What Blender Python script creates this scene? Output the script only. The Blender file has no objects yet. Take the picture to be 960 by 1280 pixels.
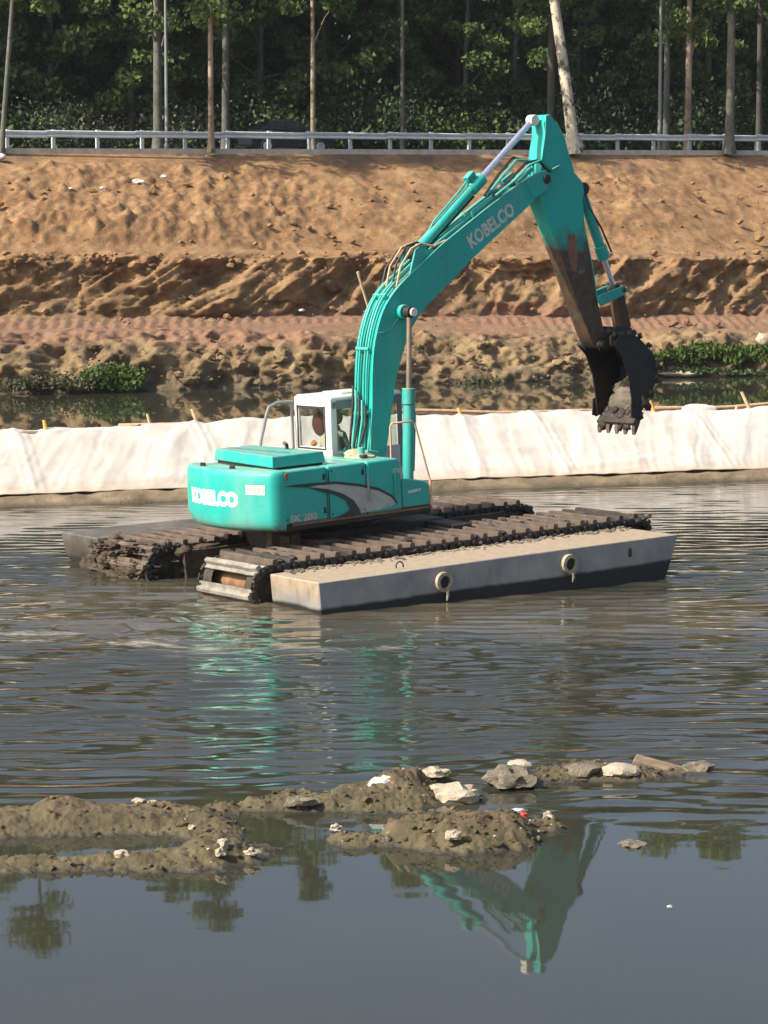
import bpy, bmesh, math, random
import numpy as np
from mathutils import Matrix, Vector, Euler
R = math.radians
random.seed(7)
scene = bpy.context.scene
COL = scene.collection

# ------------------------------------------------------------------ camera
CAM_H, F, YH = 6.1, 3300.0, 270.0           # metres above the water, focal length and horizon in photo pixels
TH = math.atan((640 - YH) / F)
cam_d = bpy.data.cameras.new('camera')
cam_d.sensor_fit = 'VERTICAL'
cam_d.sensor_height = 36.0
cam_d.lens = F / 1280 * 36
cam_d.clip_start = 0.5
cam_d.clip_end = 3000
cam = bpy.data.objects.new('camera', cam_d)
cam.location = (0, 0, CAM_H)
cam.rotation_euler = (math.pi / 2 - TH, 0, 0)
COL.objects.link(cam)
scene.camera = cam

# ------------------------------------------------------------------ light
SUN_AZ, SUN_EL = R(-117.0), R(40.0)
world = bpy.data.worlds.new('World')
scene.world = world
world.use_nodes = True
wn = world.node_tree
sky = wn.nodes.new('ShaderNodeTexSky')
sky.sky_type = 'NISHITA'
sky.sun_disc = False
sky.sun_elevation = SUN_EL
sky.sun_rotation = SUN_AZ
sky.air_density = 1.0
sky.dust_density = 4.2
sky.ozone_density = 1.0
wn.links.new(sky.outputs[0], wn.nodes['Background'].inputs[0])
wn.nodes['Background'].inputs[1].default_value = 0.122
sun_d = bpy.data.lights.new('sun', 'SUN')
sun_d.energy = 4.8
sun_d.angle = R(0.5)
sun_d.color = (1.0, 0.92, 0.80)
sun = bpy.data.objects.new('sun', sun_d)
sdir = Vector((math.sin(SUN_AZ) * math.cos(SUN_EL), math.cos(SUN_AZ) * math.cos(SUN_EL), math.sin(SUN_EL)))
sun.rotation_euler = sdir.to_track_quat('Z', 'Y').to_euler()
COL.objects.link(sun)
scene.view_settings.view_transform = 'Standard'
scene.view_settings.look = 'None'
scene.view_settings.gamma = 1
scene.view_settings.exposure = 0.65
scene.cycles.max_bounces = 6
scene.cycles.transparent_max_bounces = 12

# ------------------------------------------------------------------ noise
def _h(ix, iy, iz):
    n = (ix * 374761393 + iy * 668265263 + iz * 2147483647 * 0 + iz * 1274126177) & 0xffffffff
    n = ((n ^ (n >> 13)) * 1103515245) & 0xffffffff
    n = (n ^ (n >> 16)) & 0xffffff
    return n / float(0xffffff)

def vn(x, y, z=0.0):
    x, y, z = np.broadcast_arrays(np.asarray(x, float), np.asarray(y, float), np.asarray(z, float))
    ix, iy, iz = np.floor(x).astype(np.int64), np.floor(y).astype(np.int64), np.floor(z).astype(np.int64)
    fx, fy, fz = x - ix, y - iy, z - iz
    fx, fy, fz = [f * f * f * (f * (f * 6 - 15) + 10) for f in (fx, fy, fz)]
    out = 0
    for dx in (0, 1):
        for dy in (0, 1):
            for dz in (0, 1):
                w = (fx if dx else 1 - fx) * (fy if dy else 1 - fy) * (fz if dz else 1 - fz)
                out = out + w * _h(ix + dx, iy + dy, iz + dz)
    return out * 2 - 1

def fbm(x, y, z=0.0, o=4, g=0.5, l=2.03):
    a, s, t = 1.0, 0.0, 0.0
    for i in range(o):
        s = s + a * vn(x + 17.3 * i, y - 9.1 * i, z + 4.7 * i)
        t += a
        a *= g
        x, y, z = x * l, y * l, z * l
    return s / t

def ridge(x, y, z=0.0, o=4):
    a, s, t = 1.0, 0.0, 0.0
    for i in range(o):
        s = s + a * (1 - 2 * np.abs(vn(x + 11.3 * i, y + 5.1 * i, z)))
        t += a
        a *= 0.5
        x, y, z = x * 2.07, y * 2.07, z * 2.07
    return s / t

def sst(a, b, x):
    t = np.clip((np.asarray(x, float) - a) / (b - a), 0, 1)
    return t * t * (3 - 2 * t)

# ------------------------------------------------------------------ objects
def set_mesh_smooth(me, ang=40):
    me.shade_smooth()
    if ang is not None:
        me.set_sharp_from_angle(angle=R(ang))

class MB:
    def __init__(s): s.v = []; s.f = []
    def add(s, vs, fs):
        b = len(s.v)
        s.v += [tuple(map(float, p)) for p in vs]
        s.f += [tuple(b + i for i in f) for f in fs]
        return s
    def box(s, c, d, M=None, taper=1.0):
        c = Vector(c); hx, hy, hz = d[0] / 2, d[1] / 2, d[2] / 2
        vs = []
        for z in (-hz, hz):
            k = taper if z > 0 else 1.0
            for x, y in ((-hx, -hy), (hx, -hy), (hx, hy), (-hx, hy)):
                p = Vector((x * k, y * k, z))
                if M: p = M @ p
                vs.append(p + c)
        return s.add(vs, [(3, 2, 1, 0), (4, 5, 6, 7), (0, 1, 5, 4), (1, 2, 6, 5), (2, 3, 7, 6), (3, 0, 4, 7)])
    def prism(s, pts, y0, y1):               # outline in XZ, extruded along Y
        n = len(pts)
        a = sum(pts[i][0] * pts[(i + 1) % n][1] - pts[(i + 1) % n][0] * pts[i][1] for i in range(n))
        if a < 0: pts = pts[::-1]
        vs = [(x, y0, z) for x, z in pts] + [(x, y1, z) for x, z in pts]
        return s.add(vs, [tuple(range(n)), tuple(range(2 * n - 1, n - 1, -1))] + [((i + 1) % n, i, n + i, n + (i + 1) % n) for i in range(n)])
    def prismz(s, pts, z0, z1, top=1.0):     # outline in XY, extruded along Z
        n = len(pts)
        a = sum(pts[i][0] * pts[(i + 1) % n][1] - pts[(i + 1) % n][0] * pts[i][1] for i in range(n))
        if a < 0: pts = pts[::-1]
        cx = sum(p[0] for p in pts) / n; cy = sum(p[1] for p in pts) / n
        vs = [(x, y, z0) for x, y in pts] + [(cx + (x - cx) * top, cy + (y - cy) * top, z1) for x, y in pts]
        return s.add(vs, [tuple(range(n - 1, -1, -1)), tuple(range(n, 2 * n))] + [(i, (i + 1) % n, n + (i + 1) % n, n + i) for i in range(n)])
    def tube(s, pts, r, n=8, cap=True):
        pts = [Vector(p) for p in pts]
        rs = list(r) if hasattr(r, '__len__') else [r] * len(pts)
        vs = []; up = None
        for i, p in enumerate(pts):
            t = (pts[min(i + 1, len(pts) - 1)] - pts[max(i - 1, 0)]).normalized()
            if up is None: up = t.orthogonal().normalized()
            up = (up - t * up.dot(t))
            up = up.normalized() if up.length > 1e-6 else t.orthogonal().normalized()
            sd = t.cross(up)
            for k in range(n):
                a = 2 * math.pi * k / n
                vs.append(p + (up * math.cos(a) + sd * math.sin(a)) * rs[i])
        fs = []
        for i in range(len(pts) - 1):
            for k in range(n):
                fs.append((i * n + k, i * n + (k + 1) % n, (i + 1) * n + (k + 1) % n, (i + 1) * n + k))
        if cap:
            fs.append(tuple(range(n - 1, -1, -1))); m = (len(pts) - 1) * n
            fs.append(tuple(m + k for k in range(n)))
        return s.add(vs, fs)
    def lump(s, c, d, seed=0, amp=0.3, fr=2.0, sub=2, flat=None, M=None):
        bm = bmesh.new(); bmesh.ops.create_icosphere(bm, subdivisions=sub, radius=1)
        P = np.array([v.co[:] for v in bm.verts])
        k = 1 + amp * fbm(P[:, 0] * fr + seed * 7.7, P[:, 1] * fr + seed * 3.1, P[:, 2] * fr, o=3)
        P = P * k[:, None]
        if flat is not None: P[:, 2] = np.maximum(P[:, 2], flat)
        P = P * np.array(d) / 2
        if M: P = np.array([(M @ Vector(p))[:] for p in P])
        P = P + np.array(c)
        s.add(P, [tuple(v.index for v in f.verts) for f in bm.faces]); bm.free()
        return s
    def mesh(s, name, ang=40, smooth=True):
        me = bpy.data.meshes.new(name)
        me.from_pydata(s.v, [], s.f); me.update()
        if smooth: set_mesh_smooth(me, ang)
        return me
    def build(s, name, mat, parent=None, bevel=0, ang=40, label=None, kind=None, loc=None, smooth=True, seg=2):
        me = s.mesh(name, ang, smooth); me.materials.append(mat)
        return link(name, me, parent, bevel, label, kind, loc, seg)

def link(name, me, parent=None, bevel=0, label=None, kind=None, loc=None, seg=2):
    o = bpy.data.objects.new(name, me); COL.objects.link(o)
    if parent: o.parent = parent
    if label: o['label'] = label
    if kind: o['kind'] = kind
    if loc is not None: o.location = loc
    if bevel:
        m = o.modifiers.new('bevel', 'BEVEL'); m.width = bevel; m.segments = seg; m.limit_method = 'ANGLE'; m.angle_limit = R(35)
    return o

def thing(name, label, cat, loc=(0, 0, 0), rot=(0, 0, 0), group=None):
    o = bpy.data.objects.new(name, None); COL.objects.link(o)
    o.empty_display_size = 0.2
    o.location = loc; o.rotation_euler = rot
    o['label'] = label; o['category'] = cat
    if group: o['group'] = group
    return o

def tag(o, label, cat, group=None):
    o['label'] = label; o['category'] = cat
    if group: o['group'] = group
    return o

def dup(root, loc, rot, scale=None, label=None):
    r = root.copy(); COL.objects.link(r); r.location = loc; r.rotation_euler = rot
    if scale: r.scale = scale
    if label: r['label'] = label
    for ch in list(root.children):
        c = ch.copy(); COL.objects.link(c); c.parent = r
        for g in list(ch.children):
            d = g.copy(); COL.objects.link(d); d.parent = c
    return r

def grid_object(name, X, Y, Z, mat, kind='structure', ang=None):
    nr, nc = X.shape
    co = np.stack([X, Y, Z], -1).reshape(-1, 3)
    idx = np.arange(nr * nc).reshape(nr, nc)
    q = np.stack([idx[:-1, :-1], idx[:-1, 1:], idx[1:, 1:], idx[1:, :-1]], -1).reshape(-1, 4)
    me = bpy.data.meshes.new(name)
    me.vertices.add(len(co)); me.vertices.foreach_set('co', co.ravel())
    me.loops.add(len(q) * 4); me.loops.foreach_set('vertex_index', q.ravel().astype(np.int32))
    me.polygons.add(len(q)); me.polygons.foreach_set('loop_start', np.arange(0, len(q) * 4, 4, dtype=np.int32))
    me.update(); me.validate()
    me.shade_smooth()
    me.materials.append(mat)
    return link(name, me, kind=kind)

def quads_mesh(name, Q, mat):                # Q: (n,4,3)
    n = len(Q); me = bpy.data.meshes.new(name)
    me.vertices.add(n * 4); me.vertices.foreach_set('co', Q.reshape(-1).astype(np.float32))
    me.loops.add(n * 4); me.loops.foreach_set('vertex_index', np.arange(n * 4, dtype=np.int32))
    me.polygons.add(n); me.polygons.foreach_set('loop_start', np.arange(0, n * 4, 4, dtype=np.int32))
    me.update(); me.materials.append(mat)
    return me

# ------------------------------------------------------------------ materials
class NT:
    def __init__(s, name):
        s.m = bpy.data.materials.new(name); s.m.use_nodes = True
        s.t = s.m.node_tree; s.b = s.t.nodes['Principled BSDF']; s.tc = None
    def n(s, kind, **kw):
        o = s.t.nodes.new(kind)
        for k, v in kw.items(): setattr(o, k, v)
        return o
    def l(s, a, b): s.t.links.new(a, b)
    def co(s, scale=(1, 1, 1), space='Object', rot=(0, 0, 0)):
        if s.tc is None: s.tc = s.n('ShaderNodeTexCoord')
        mp = s.n('ShaderNodeMapping'); mp.inputs['Scale'].default_value = scale; mp.inputs['Rotation'].default_value = rot
        if space == 'World':
            g = s.n('ShaderNodeNewGeometry'); s.l(g.outputs['Position'], mp.inputs[0])
        else: s.l(s.tc.outputs[space], mp.inputs[0])
        return mp.outputs[0]
    def noise(s, scale, detail=5, rough=0.6, vec=None, dist=0.0):
        o = s.n('ShaderNodeTexNoise'); o.inputs['Scale'].default_value = scale; o.inputs['Detail'].default_value = detail
        o.inputs['Roughness'].default_value = rough; o.inputs['Distortion'].default_value = dist
        s.l(vec if vec is not None else s.co(), o.inputs['Vector'])
        return o.outputs[0]
    def ramp(s, fac, stops, mode='LINEAR'):
        o = s.n('ShaderNodeValToRGB'); cr = o.color_ramp; cr.interpolation = mode
        while len(cr.elements) < len(stops): cr.elements.new(0.5)
        for e, (p, c) in zip(cr.elements, stops):
            e.position = p; e.color = (c[0], c[1], c[2], 1) if hasattr(c, '__len__') else (c, c, c, 1)
        s.l(fac, o.inputs[0]); return o.outputs[0]
    def mix(s, fac, a, b, blend='MIX'):
        o = s.n('ShaderNodeMix', data_type='RGBA', blend_type=blend)
        for sock, v in ((o.inputs[0], fac), (o.inputs[6], a), (o.inputs[7], b)):
            if hasattr(v, 'default_value'): s.l(v, sock)
            elif hasattr(v, '__len__'): sock.default_value = (v[0], v[1], v[2], 1)
            else: sock.default_value = v
        return o.outputs[2]
    def math(s, op, a, b=0.0, clamp=False):
        o = s.n('ShaderNodeMath', operation=op, use_clamp=clamp)
        for sock, v in ((o.inputs[0], a), (o.inputs[1], b)):
            if hasattr(v, 'default_value'): s.l(v, sock)
            else: sock.default_value = v
        return o.outputs[0]
    def xyz(s, vec):
        o = s.n('ShaderNodeSeparateXYZ'); s.l(vec, o.inputs[0]); return o.outputs
    def rng(s, v, a, b, lo=0.0, hi=1.0):
        o = s.n('ShaderNodeMapRange'); o.clamp = True
        s.l(v, o.inputs[0])
        for i, k in enumerate((a, b, lo, hi)): o.inputs[1 + i].default_value = k
        return o.outputs[0]
    def bump(s, h, strength=0.5, dist=0.02):
        o = s.n('ShaderNodeBump'); o.inputs['Strength'].default_value = strength; o.inputs['Distance'].default_value = dist
        s.l(h, o.inputs['Height']); s.l(o.outputs[0], s.b.inputs['Normal']); return o
    def set(s, **kw):
        for k, v in kw.items():
            k = {'color': 'Base Color', 'rough': 'Roughness', 'metal': 'Metallic', 'ior': 'IOR', 'spec': 'Specular IOR Level', 'coat': 'Coat Weight'}[k]
            sock = s.b.inputs[k]
            if hasattr(v, 'default_value'): s.l(v, sock)
            elif hasattr(v, '__len__'): sock.default_value = (v[0], v[1], v[2], 1)
            else: sock.default_value = v
        return s.m

def simple(name, col, rough=0.6, metal=0.0, var=0.25, scale=6, bump=0.15, bd=0.01):
    t = NT(name); f = t.noise(scale, 6, 0.65)
    c2 = tuple(x * (1 - var) for x in col); c1 = tuple(min(1, x * (1 + var)) for x in col)
    c = t.ramp(f, [(0.3, c2), (0.7, c1)])
    if bump: t.bump(t.noise(scale * 5, 4), bump, bd)
    return t.set(color=c, rough=rough, metal=metal)

def painted(name, base, dust=(0.34, 0.33, 0.25), amount=0.35, rough=0.38, up=0.6, chips=True):
    """Machine paint with dust that lies on upward faces and in blotches, faded streaks and a few chips."""
    t = NT(name)
    v = t.co((1, 1, 0.35)); blot = t.noise(1.6, 7, 0.62, v); fine = t.noise(9, 5, 0.7)
    c = t.mix(t.rng(t.noise(0.9, 3), 0.35, 0.7), base, tuple(x * 0.82 for x in base))
    c = t.mix(t.rng(blot, 0.52, 0.78, 0, amount), c, dust)
    g = t.n('ShaderNodeNewGeometry'); nz = t.xyz(g.outputs['Normal'])[2]
    u = t.math('MULTIPLY', t.rng(nz, 0.55, 0.95, 0, up), t.rng(t.noise(3.2, 6, 0.7), 0.3, 0.62), True)
    c = t.mix(u, c, dust)
    if chips:
        c = t.mix(t.rng(t.noise(14, 3, 0.5), 0.70, 0.74, 0, 0.7), c, (0.12, 0.07, 0.045))
    c = t.mix(t.rng(fine, 0.55, 0.8, 0, 0.12), c, (0.1, 0.08, 0.06))
    zz = t.xyz(t.co())[2]
    skirt = t.rng(t.math('ADD', zz, t.math('MULTIPLY', t.noise(2.4, 6, 0.7), 0.45)), 0.92, 0.66, 0, 0.5)
    c = t.mix(skirt, c, tuple(x * 0.75 for x in dust))
    st = t.noise(3.0, 6, 0.72, t.co((2.4, 2.4, 0.22)))
    c = t.mix(t.rng(st, 0.54, 0.72, 0, 0.5), c, (0.10, 0.11, 0.085))
    c = t.mix(t.rng(t.noise(2.6, 8, 0.75, t.co((0.8, 0.8, 1))), 0.58, 0.70, 0, 0.35), c, tuple(min(1, x * 1.25 + .04) for x in base))
    t.bump(fine, 0.06, 0.004)
    return t.set(color=c, rough=t.rng(blot, 0.3, 0.8, rough, 0.75), coat=0.15)

TEAL = (0.010, 0.40, 0.345)
M = {}
M['teal'] = painted('teal_paint', TEAL)
M['teal_dusty'] = painted('dusty_teal_paint', TEAL, amount=0.6, up=0.9)
M['white_paint'] = painted('cab_white_paint', (0.72, 0.70, 0.66), dust=(0.42, 0.38, 0.30), amount=0.3, up=0.35)
M['grey_paint'] = painted('grey_paint', (0.23, 0.24, 0.25), dust=(0.3, 0.27, 0.22), amount=0.4)
M['dark'] = simple('dark_greasy_steel', (0.022, 0.02, 0.018), 0.6, var=0.5)
M['mud_dark'] = simple('wet_dark_mud', (0.038, 0.028, 0.02), 0.6, var=0.6, scale=4, bump=0.8, bd=0.04)
M['mud_brown'] = simple('drying_brown_mud', (0.066, 0.046, 0.029), 0.9, var=0.5, scale=3, bump=0.9, bd=0.05)
M['cleat'] = simple('muddy_cleat_steel', (0.095, 0.068, 0.050), 0.75, var=0.55, scale=3, bump=0.5, bd=0.02)
M['cleat_grey'] = simple('washed_cleat_steel', (0.22, 0.20, 0.17), 0.6, var=0.45, scale=5)
M['ring'] = simple('stained_ring_paint', (0.30, 0.26, 0.19), 0.8, var=0.45, scale=9)
M['rust'] = simple('rusty_drum', (0.20, 0.105, 0.05), 0.85, var=0.4, scale=7)
M['chrome'] = simple('chromed_rod', (0.62, 0.63, 0.72), 0.22, metal=0.75, var=0.08, bump=0)
M['rod_worn'] = simple('worn_cylinder_rod', (0.33, 0.26, 0.19), 0.35, metal=0.6, var=0.3, scale=5)
M['decal_white'] = simple('faded_white_lettering', (0.74, 0.73, 0.64), 0.6, var=0.08, bump=0)
M['decal_boom'] = simple('worn_white_lettering', (0.50, 0.56, 0.50), 0.7, var=0.25, scale=8, bump=0)
M['decal_grey'] = simple('silver_grey_decal', (0.34, 0.36, 0.33), 0.5, var=0.2, scale=5, bump=0)
M['decal_black'] = simple('dark_decal', (0.012, 0.03, 0.032), 0.4, var=0.2, bump=0)
M['plate'] = simple('cream_plate', (0.72, 0.66, 0.56), 0.6, var=0.06, bump=0)
M['plate_red'] = simple('pale_orange_print', (0.65, 0.42, 0.28), 0.6, var=0.1, bump=0)
M['rubber'] = simple('black_rubber', (0.02, 0.02, 0.02), 0.7, bump=0.1)
M['galv'] = simple('galvanised_rail', (0.50, 0.56, 0.58), 0.6, metal=0.0, var=0.15, scale=2.5)
M['kerb'] = simple('pale_concrete', (0.50, 0.45, 0.37), 0.9, var=0.25, scale=3)
M['wood_yellow'] = simple('yellow_stake', (0.62, 0.36, 0.09), 0.8, var=0.2, scale=6)
M['wood_tan'] = simple('tan_stake', (0.50, 0.33, 0.20), 0.8, var=0.3, scale=6)
M['wood_dark'] = simple('weathered_pole', (0.13, 0.08, 0.05), 0.85, var=0.5, scale=5)
M['board'] = simple('soaked_brown_board', (0.20, 0.145, 0.09), 0.8, var=0.4, scale=6)
M['seat_red'] = simple('dark_red_seat', (0.10, 0.015, 0.018), 0.8, var=0.3)
M['orange'] = simple('orange_jacket', (0.75, 0.17, 0.07), 0.8, var=0.2)
M['shirt'] = simple('grey_beige_shirt', (0.36, 0.31, 0.25), 0.9, var=0.2)
M['skin'] = simple('skin', (0.42, 0.24, 0.16), 0.6, var=0.1, bump=0)
M['cap'] = simple('beige_cap', (0.46, 0.40, 0.30), 0.9, var=0.1)
M['trousers'] = simple('dark_trousers', (0.04, 0.045, 0.06), 0.9)
M['stone_pale'] = simple('pale_chalky_stone', (0.40, 0.335, 0.25), 0.85, var=0.22, scale=9, bump=0.8, bd=0.03)
M['stone_grey'] = simple('grey_brown_stone', (0.155, 0.13, 0.095), 0.85, var=0.4, scale=9, bump=0.9, bd=0.03)
M['litter'] = simple('white_litter', (0.55, 0.52, 0.47), 0.7, var=0.1)
M['litter_red'] = simple('red_litter', (0.70, 0.07, 0.04), 0.5, var=0.2)

def glass_mat():
    t = NT('tinted_cab_glass'); out = t.t.nodes['Material Output']
    tr = t.n('ShaderNodeBsdfTransparent'); tr.inputs[0].default_value = (0.86, 0.90, 0.88, 1)
    gl = t.n('ShaderNodeBsdfGlossy'); gl.inputs['Roughness'].default_value = 0.05
    mx = t.n('ShaderNodeMixShader'); lw = t.n('ShaderNodeLayerWeight'); lw.inputs[0].default_value = 0.5
    t.l(t.math('ADD', t.math('MULTIPLY', t.math('POWER', lw.outputs[1], 4.0), 0.6), 0.05), mx.inputs[0]); t.l(tr.outputs[0], mx.inputs[1]); t.l(gl.outputs[0], mx.inputs[2]); t.l(mx.outputs[0], out.inputs[0])
    return t.m
M['glass'] = glass_mat()

def float_mat():
    t = NT('grey_float_steel')
    p = t.co(); z = t.xyz(p)[2]
    n1 = t.noise(1.3, 7, 0.65); n2 = t.noise(7, 6, 0.7)
    c = t.ramp(n1, [(0.3, (0.17, 0.172, 0.168)), (0.55, (0.26, 0.262, 0.255)), (0.75, (0.35, 0.325, 0.285))])
    run = t.noise(2.2, 6, 0.7, t.co((3.2, 3.2, 0.3)))
    c = t.mix(t.rng(run, 0.5, 0.75, 0, 0.5), c, (0.36, 0.31, 0.24))
    g = t.n('ShaderNodeNewGeometry'); tn = t.n('ShaderNodeVectorTransform', vector_type='NORMAL', convert_from='WORLD', convert_to='OBJECT')
    t.l(g.outputs['True Normal'], tn.inputs[0]); nx, ny, nz = t.xyz(tn.outputs[0])[:3]
    sand = t.ramp(n2, [(0.3, (0.25, 0.195, 0.13)), (0.7, (0.38, 0.31, 0.22))])
    sand = t.mix(t.rng(t.noise(0.8, 6, 0.6), 0.55, 0.75, 0, 0.5), sand, (0.26, 0.2, 0.14))
    c = t.mix(t.rng(nz, 0.4, 0.8), c, sand)
    stain = t.math('MULTIPLY', t.rng(t.noise(2.6, 7, 0.75, t.co((2.2, 2.2, 0.5))), 0.5, 0.62, 0, .8), t.rng(z, 0.0, -0.30), True)
    sand = t.mix(stain, sand, (0.05, 0.042, 0.03))
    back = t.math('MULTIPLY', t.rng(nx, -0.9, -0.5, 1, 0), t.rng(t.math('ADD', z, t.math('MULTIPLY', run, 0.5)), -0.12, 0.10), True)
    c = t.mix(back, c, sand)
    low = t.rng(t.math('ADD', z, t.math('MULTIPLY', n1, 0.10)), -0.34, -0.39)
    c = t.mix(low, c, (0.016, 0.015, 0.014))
    t.bump(n2, 0.12, 0.01)
    return t.set(color=c, rough=0.65)
M['float'] = float_mat()
def old_float():
    t = NT('dirty_far_float')
    n1 = t.noise(1.6, 7, 0.7); n2 = t.noise(6, 6, 0.7)
    c = t.ramp(n1, [(0.3, (0.04, 0.034, 0.027)), (0.5, (0.085, 0.078, 0.07)), (0.7, (0.17, 0.16, 0.14))])
    c = t.mix(t.rng(n2, 0.48, 0.62, 0, 0.8), c, (0.085, 0.062, 0.042))
    z = t.xyz(t.co())[2]
    c = t.mix(t.rng(t.math('ADD', z, t.math('MULTIPLY', n1, 0.2)), -0.12, -0.2), c, (0.03, 0.025, 0.02))
    t.bump(n2, 0.5, 0.03)
    return t.set(color=c, rough=0.75)
M['far_float'] = old_float()

def stick_mat():
    t = NT('muddy_teal_stick')
    p = t.co(); x, y, z = t.xyz(p)[:3]
    n1 = t.noise(2.2, 7, 0.7); n2 = t.noise(8, 5, 0.7)
    c = t.mix(t.rng(n2, 0.5, 0.8, 0, 0.3), TEAL, (0.12, 0.2, 0.16))
    zz = t.math('ADD', z, t.math('MULTIPLY', n1, 1.2))
    # mud worn on where the stick dips into the river
    low = t.rng(zz, 5.75, 5.35)
    patch = t.rng(t.noise(1.4, 4, 0.6), 0.33, 0.42)
    mud = t.ramp(n2, [(0.3, (0.03, 0.02, 0.013)), (0.7, (0.11, 0.065, 0.04))])
    c = t.mix(t.math('MULTIPLY', low, patch, True), c, mud)
    t.bump(n1, 0.2, 0.02)
    return t.set(color=c, rough=0.6)
M['stick'] = stick_mat()

def soil_mat():
    t = NT('bank_soil')
    v = t.co((1, 1, 1)); x, y, z = t.xyz(v)[:3]
    big = t.noise(0.22, 6, 0.6, t.co((1, 1, 1.8))); mid = t.noise(1.1, 8, 0.68, t.co((1, 0.7, 1))); fine = t.noise(6.0, 6, 0.7)
    hi = t.ramp(mid, [(0.30, (0.10, 0.050, 0.021)), (0.48, (0.215, 0.117, 0.048)), (0.7, (0.32, 0.20, 0.098))])
    lo = t.ramp(mid, [(0.30, (0.070, 0.046, 0.022)), (0.5, (0.175, 0.118, 0.056)), (0.72, (0.29, 0.208, 0.112))])
    zn = t.math('ADD', z, t.math('MULTIPLY', t.math('SUBTRACT', big, 0.5), 2.4))
    c = t.mix(t.rng(zn, 1.4, 4.6), lo, hi)
    # redder bench with tyre tracks
    c = t.mix(t.math('MULTIPLY', t.rng(zn, 1.3, 1.7), t.rng(zn, 2.6, 2.2), True), c, (0.20, 0.11, 0.062))
    # irregular patches of darker colour high on the bank, by the kerb
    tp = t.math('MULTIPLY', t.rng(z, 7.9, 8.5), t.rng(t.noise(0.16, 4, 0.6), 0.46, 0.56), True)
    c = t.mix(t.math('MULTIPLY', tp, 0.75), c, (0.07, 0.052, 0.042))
    c = t.mix(t.rng(fine, 0.55, 0.75, 0, 0.4), c, (0.38, 0.29, 0.195))
    c = t.mix(t.rng(fine, 0.44, 0.28, 0, 0.65), c, (0.08, 0.045, 0.028))
    c = t.mix(t.rng(zn, 0.75, 0.0, 0, 0.8), c, (0.075, 0.06, 0.04))
    t.bump(t.mix(0.5, mid, fine), 0.8, 0.12)
    return t.set(color=c, rough=0.95)
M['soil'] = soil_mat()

def sand_mat():
    t = NT('wet_river_mud')
    v = t.co(space='World'); z = t.xyz(v)[2]
    n1 = t.noise(2.5, 7, 0.65, v); n2 = t.noise(14, 6, 0.7, v)
    c = t.ramp(n1, [(0.3, (0.045, 0.036, 0.018)), (0.5, (0.090, 0.073, 0.036)), (0.72, (0.15, 0.12, 0.062))])
    red = t.math('MULTIPLY', t.rng(z, 0.15, 0.24), t.rng(t.noise(5, 5, 0.7, v), 0.4, 0.6), True)
    c = t.mix(t.math('MULTIPLY', red, 0.5), c, (0.11, 0.06, 0.034))
    c = t.mix(t.rng(n2, 0.6, 0.75, 0, 0.5), c, (0.20, 0.155, 0.095))
    wet = t.rng(t.math('ADD', z, t.math('MULTIPLY', n1, 0.02)), 0.045, 0.015)
    c = t.mix(wet, c, (0.035, 0.03, 0.02))
    t.bump(t.mix(0.6, n1, t.noise(38, 5, 0.75, v)), 1.0, 0.035)
    return t.set(color=c, rough=t.mix(wet, (0.85,) * 3, (0.3,) * 3))
M['mudbar'] = sand_mat()

def berm_mat():
    t = NT('tan_berm_mud')
    v = t.co(space='World'); z = t.xyz(v)[2]; n1 = t.noise(1.2, 7, 0.65, v); n2 = t.noise(9, 6, 0.7, v)
    c = t.ramp(n1, [(0.3, (0.10, 0.075, 0.040)), (0.5, (0.175, 0.13, 0.075)), (0.7, (0.25, 0.19, 0.12))])
    c = t.mix(t.rng(n2, 0.55, 0.75, 0, 0.5), c, (0.09, 0.07, 0.04))
    c = t.mix(t.rng(t.math('ADD', z, t.math('MULTIPLY', n1, 0.12)), 0.15, 0.06, 0, .8), c, (0.055, 0.045, 0.026))
    t.bump(n2, 0.8, 0.05)
    return t.set(color=c, rough=0.9)
M['berm'] = berm_mat()

def cloth_mat():
    t = NT('white_geotextile')
    n1 = t.noise(0.5, 6, 0.6); n2 = t.noise(3, 6, 0.65, t.co((0.6, 1, 2)))
    c = t.ramp(n1, [(0.3, (0.40, 0.375, 0.335)), (0.6, (0.52, 0.485, 0.435))])
    c = t.mix(t.rng(n2, 0.58, 0.8, 0, 0.3), c, (0.34, 0.27, 0.20))
    z = t.xyz(t.co(space='World'))[2]
    c = t.mix(t.rng(t.math('ADD', z, t.math('MULTIPLY', n2, 0.6)), 0.78, 0.46, 0, 0.75), c, (0.40, 0.30, 0.20))
    t.bump(n2, 0.25, 0.03)
    return t.set(color=c, rough=0.9)
M['cloth'] = cloth_mat()

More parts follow.
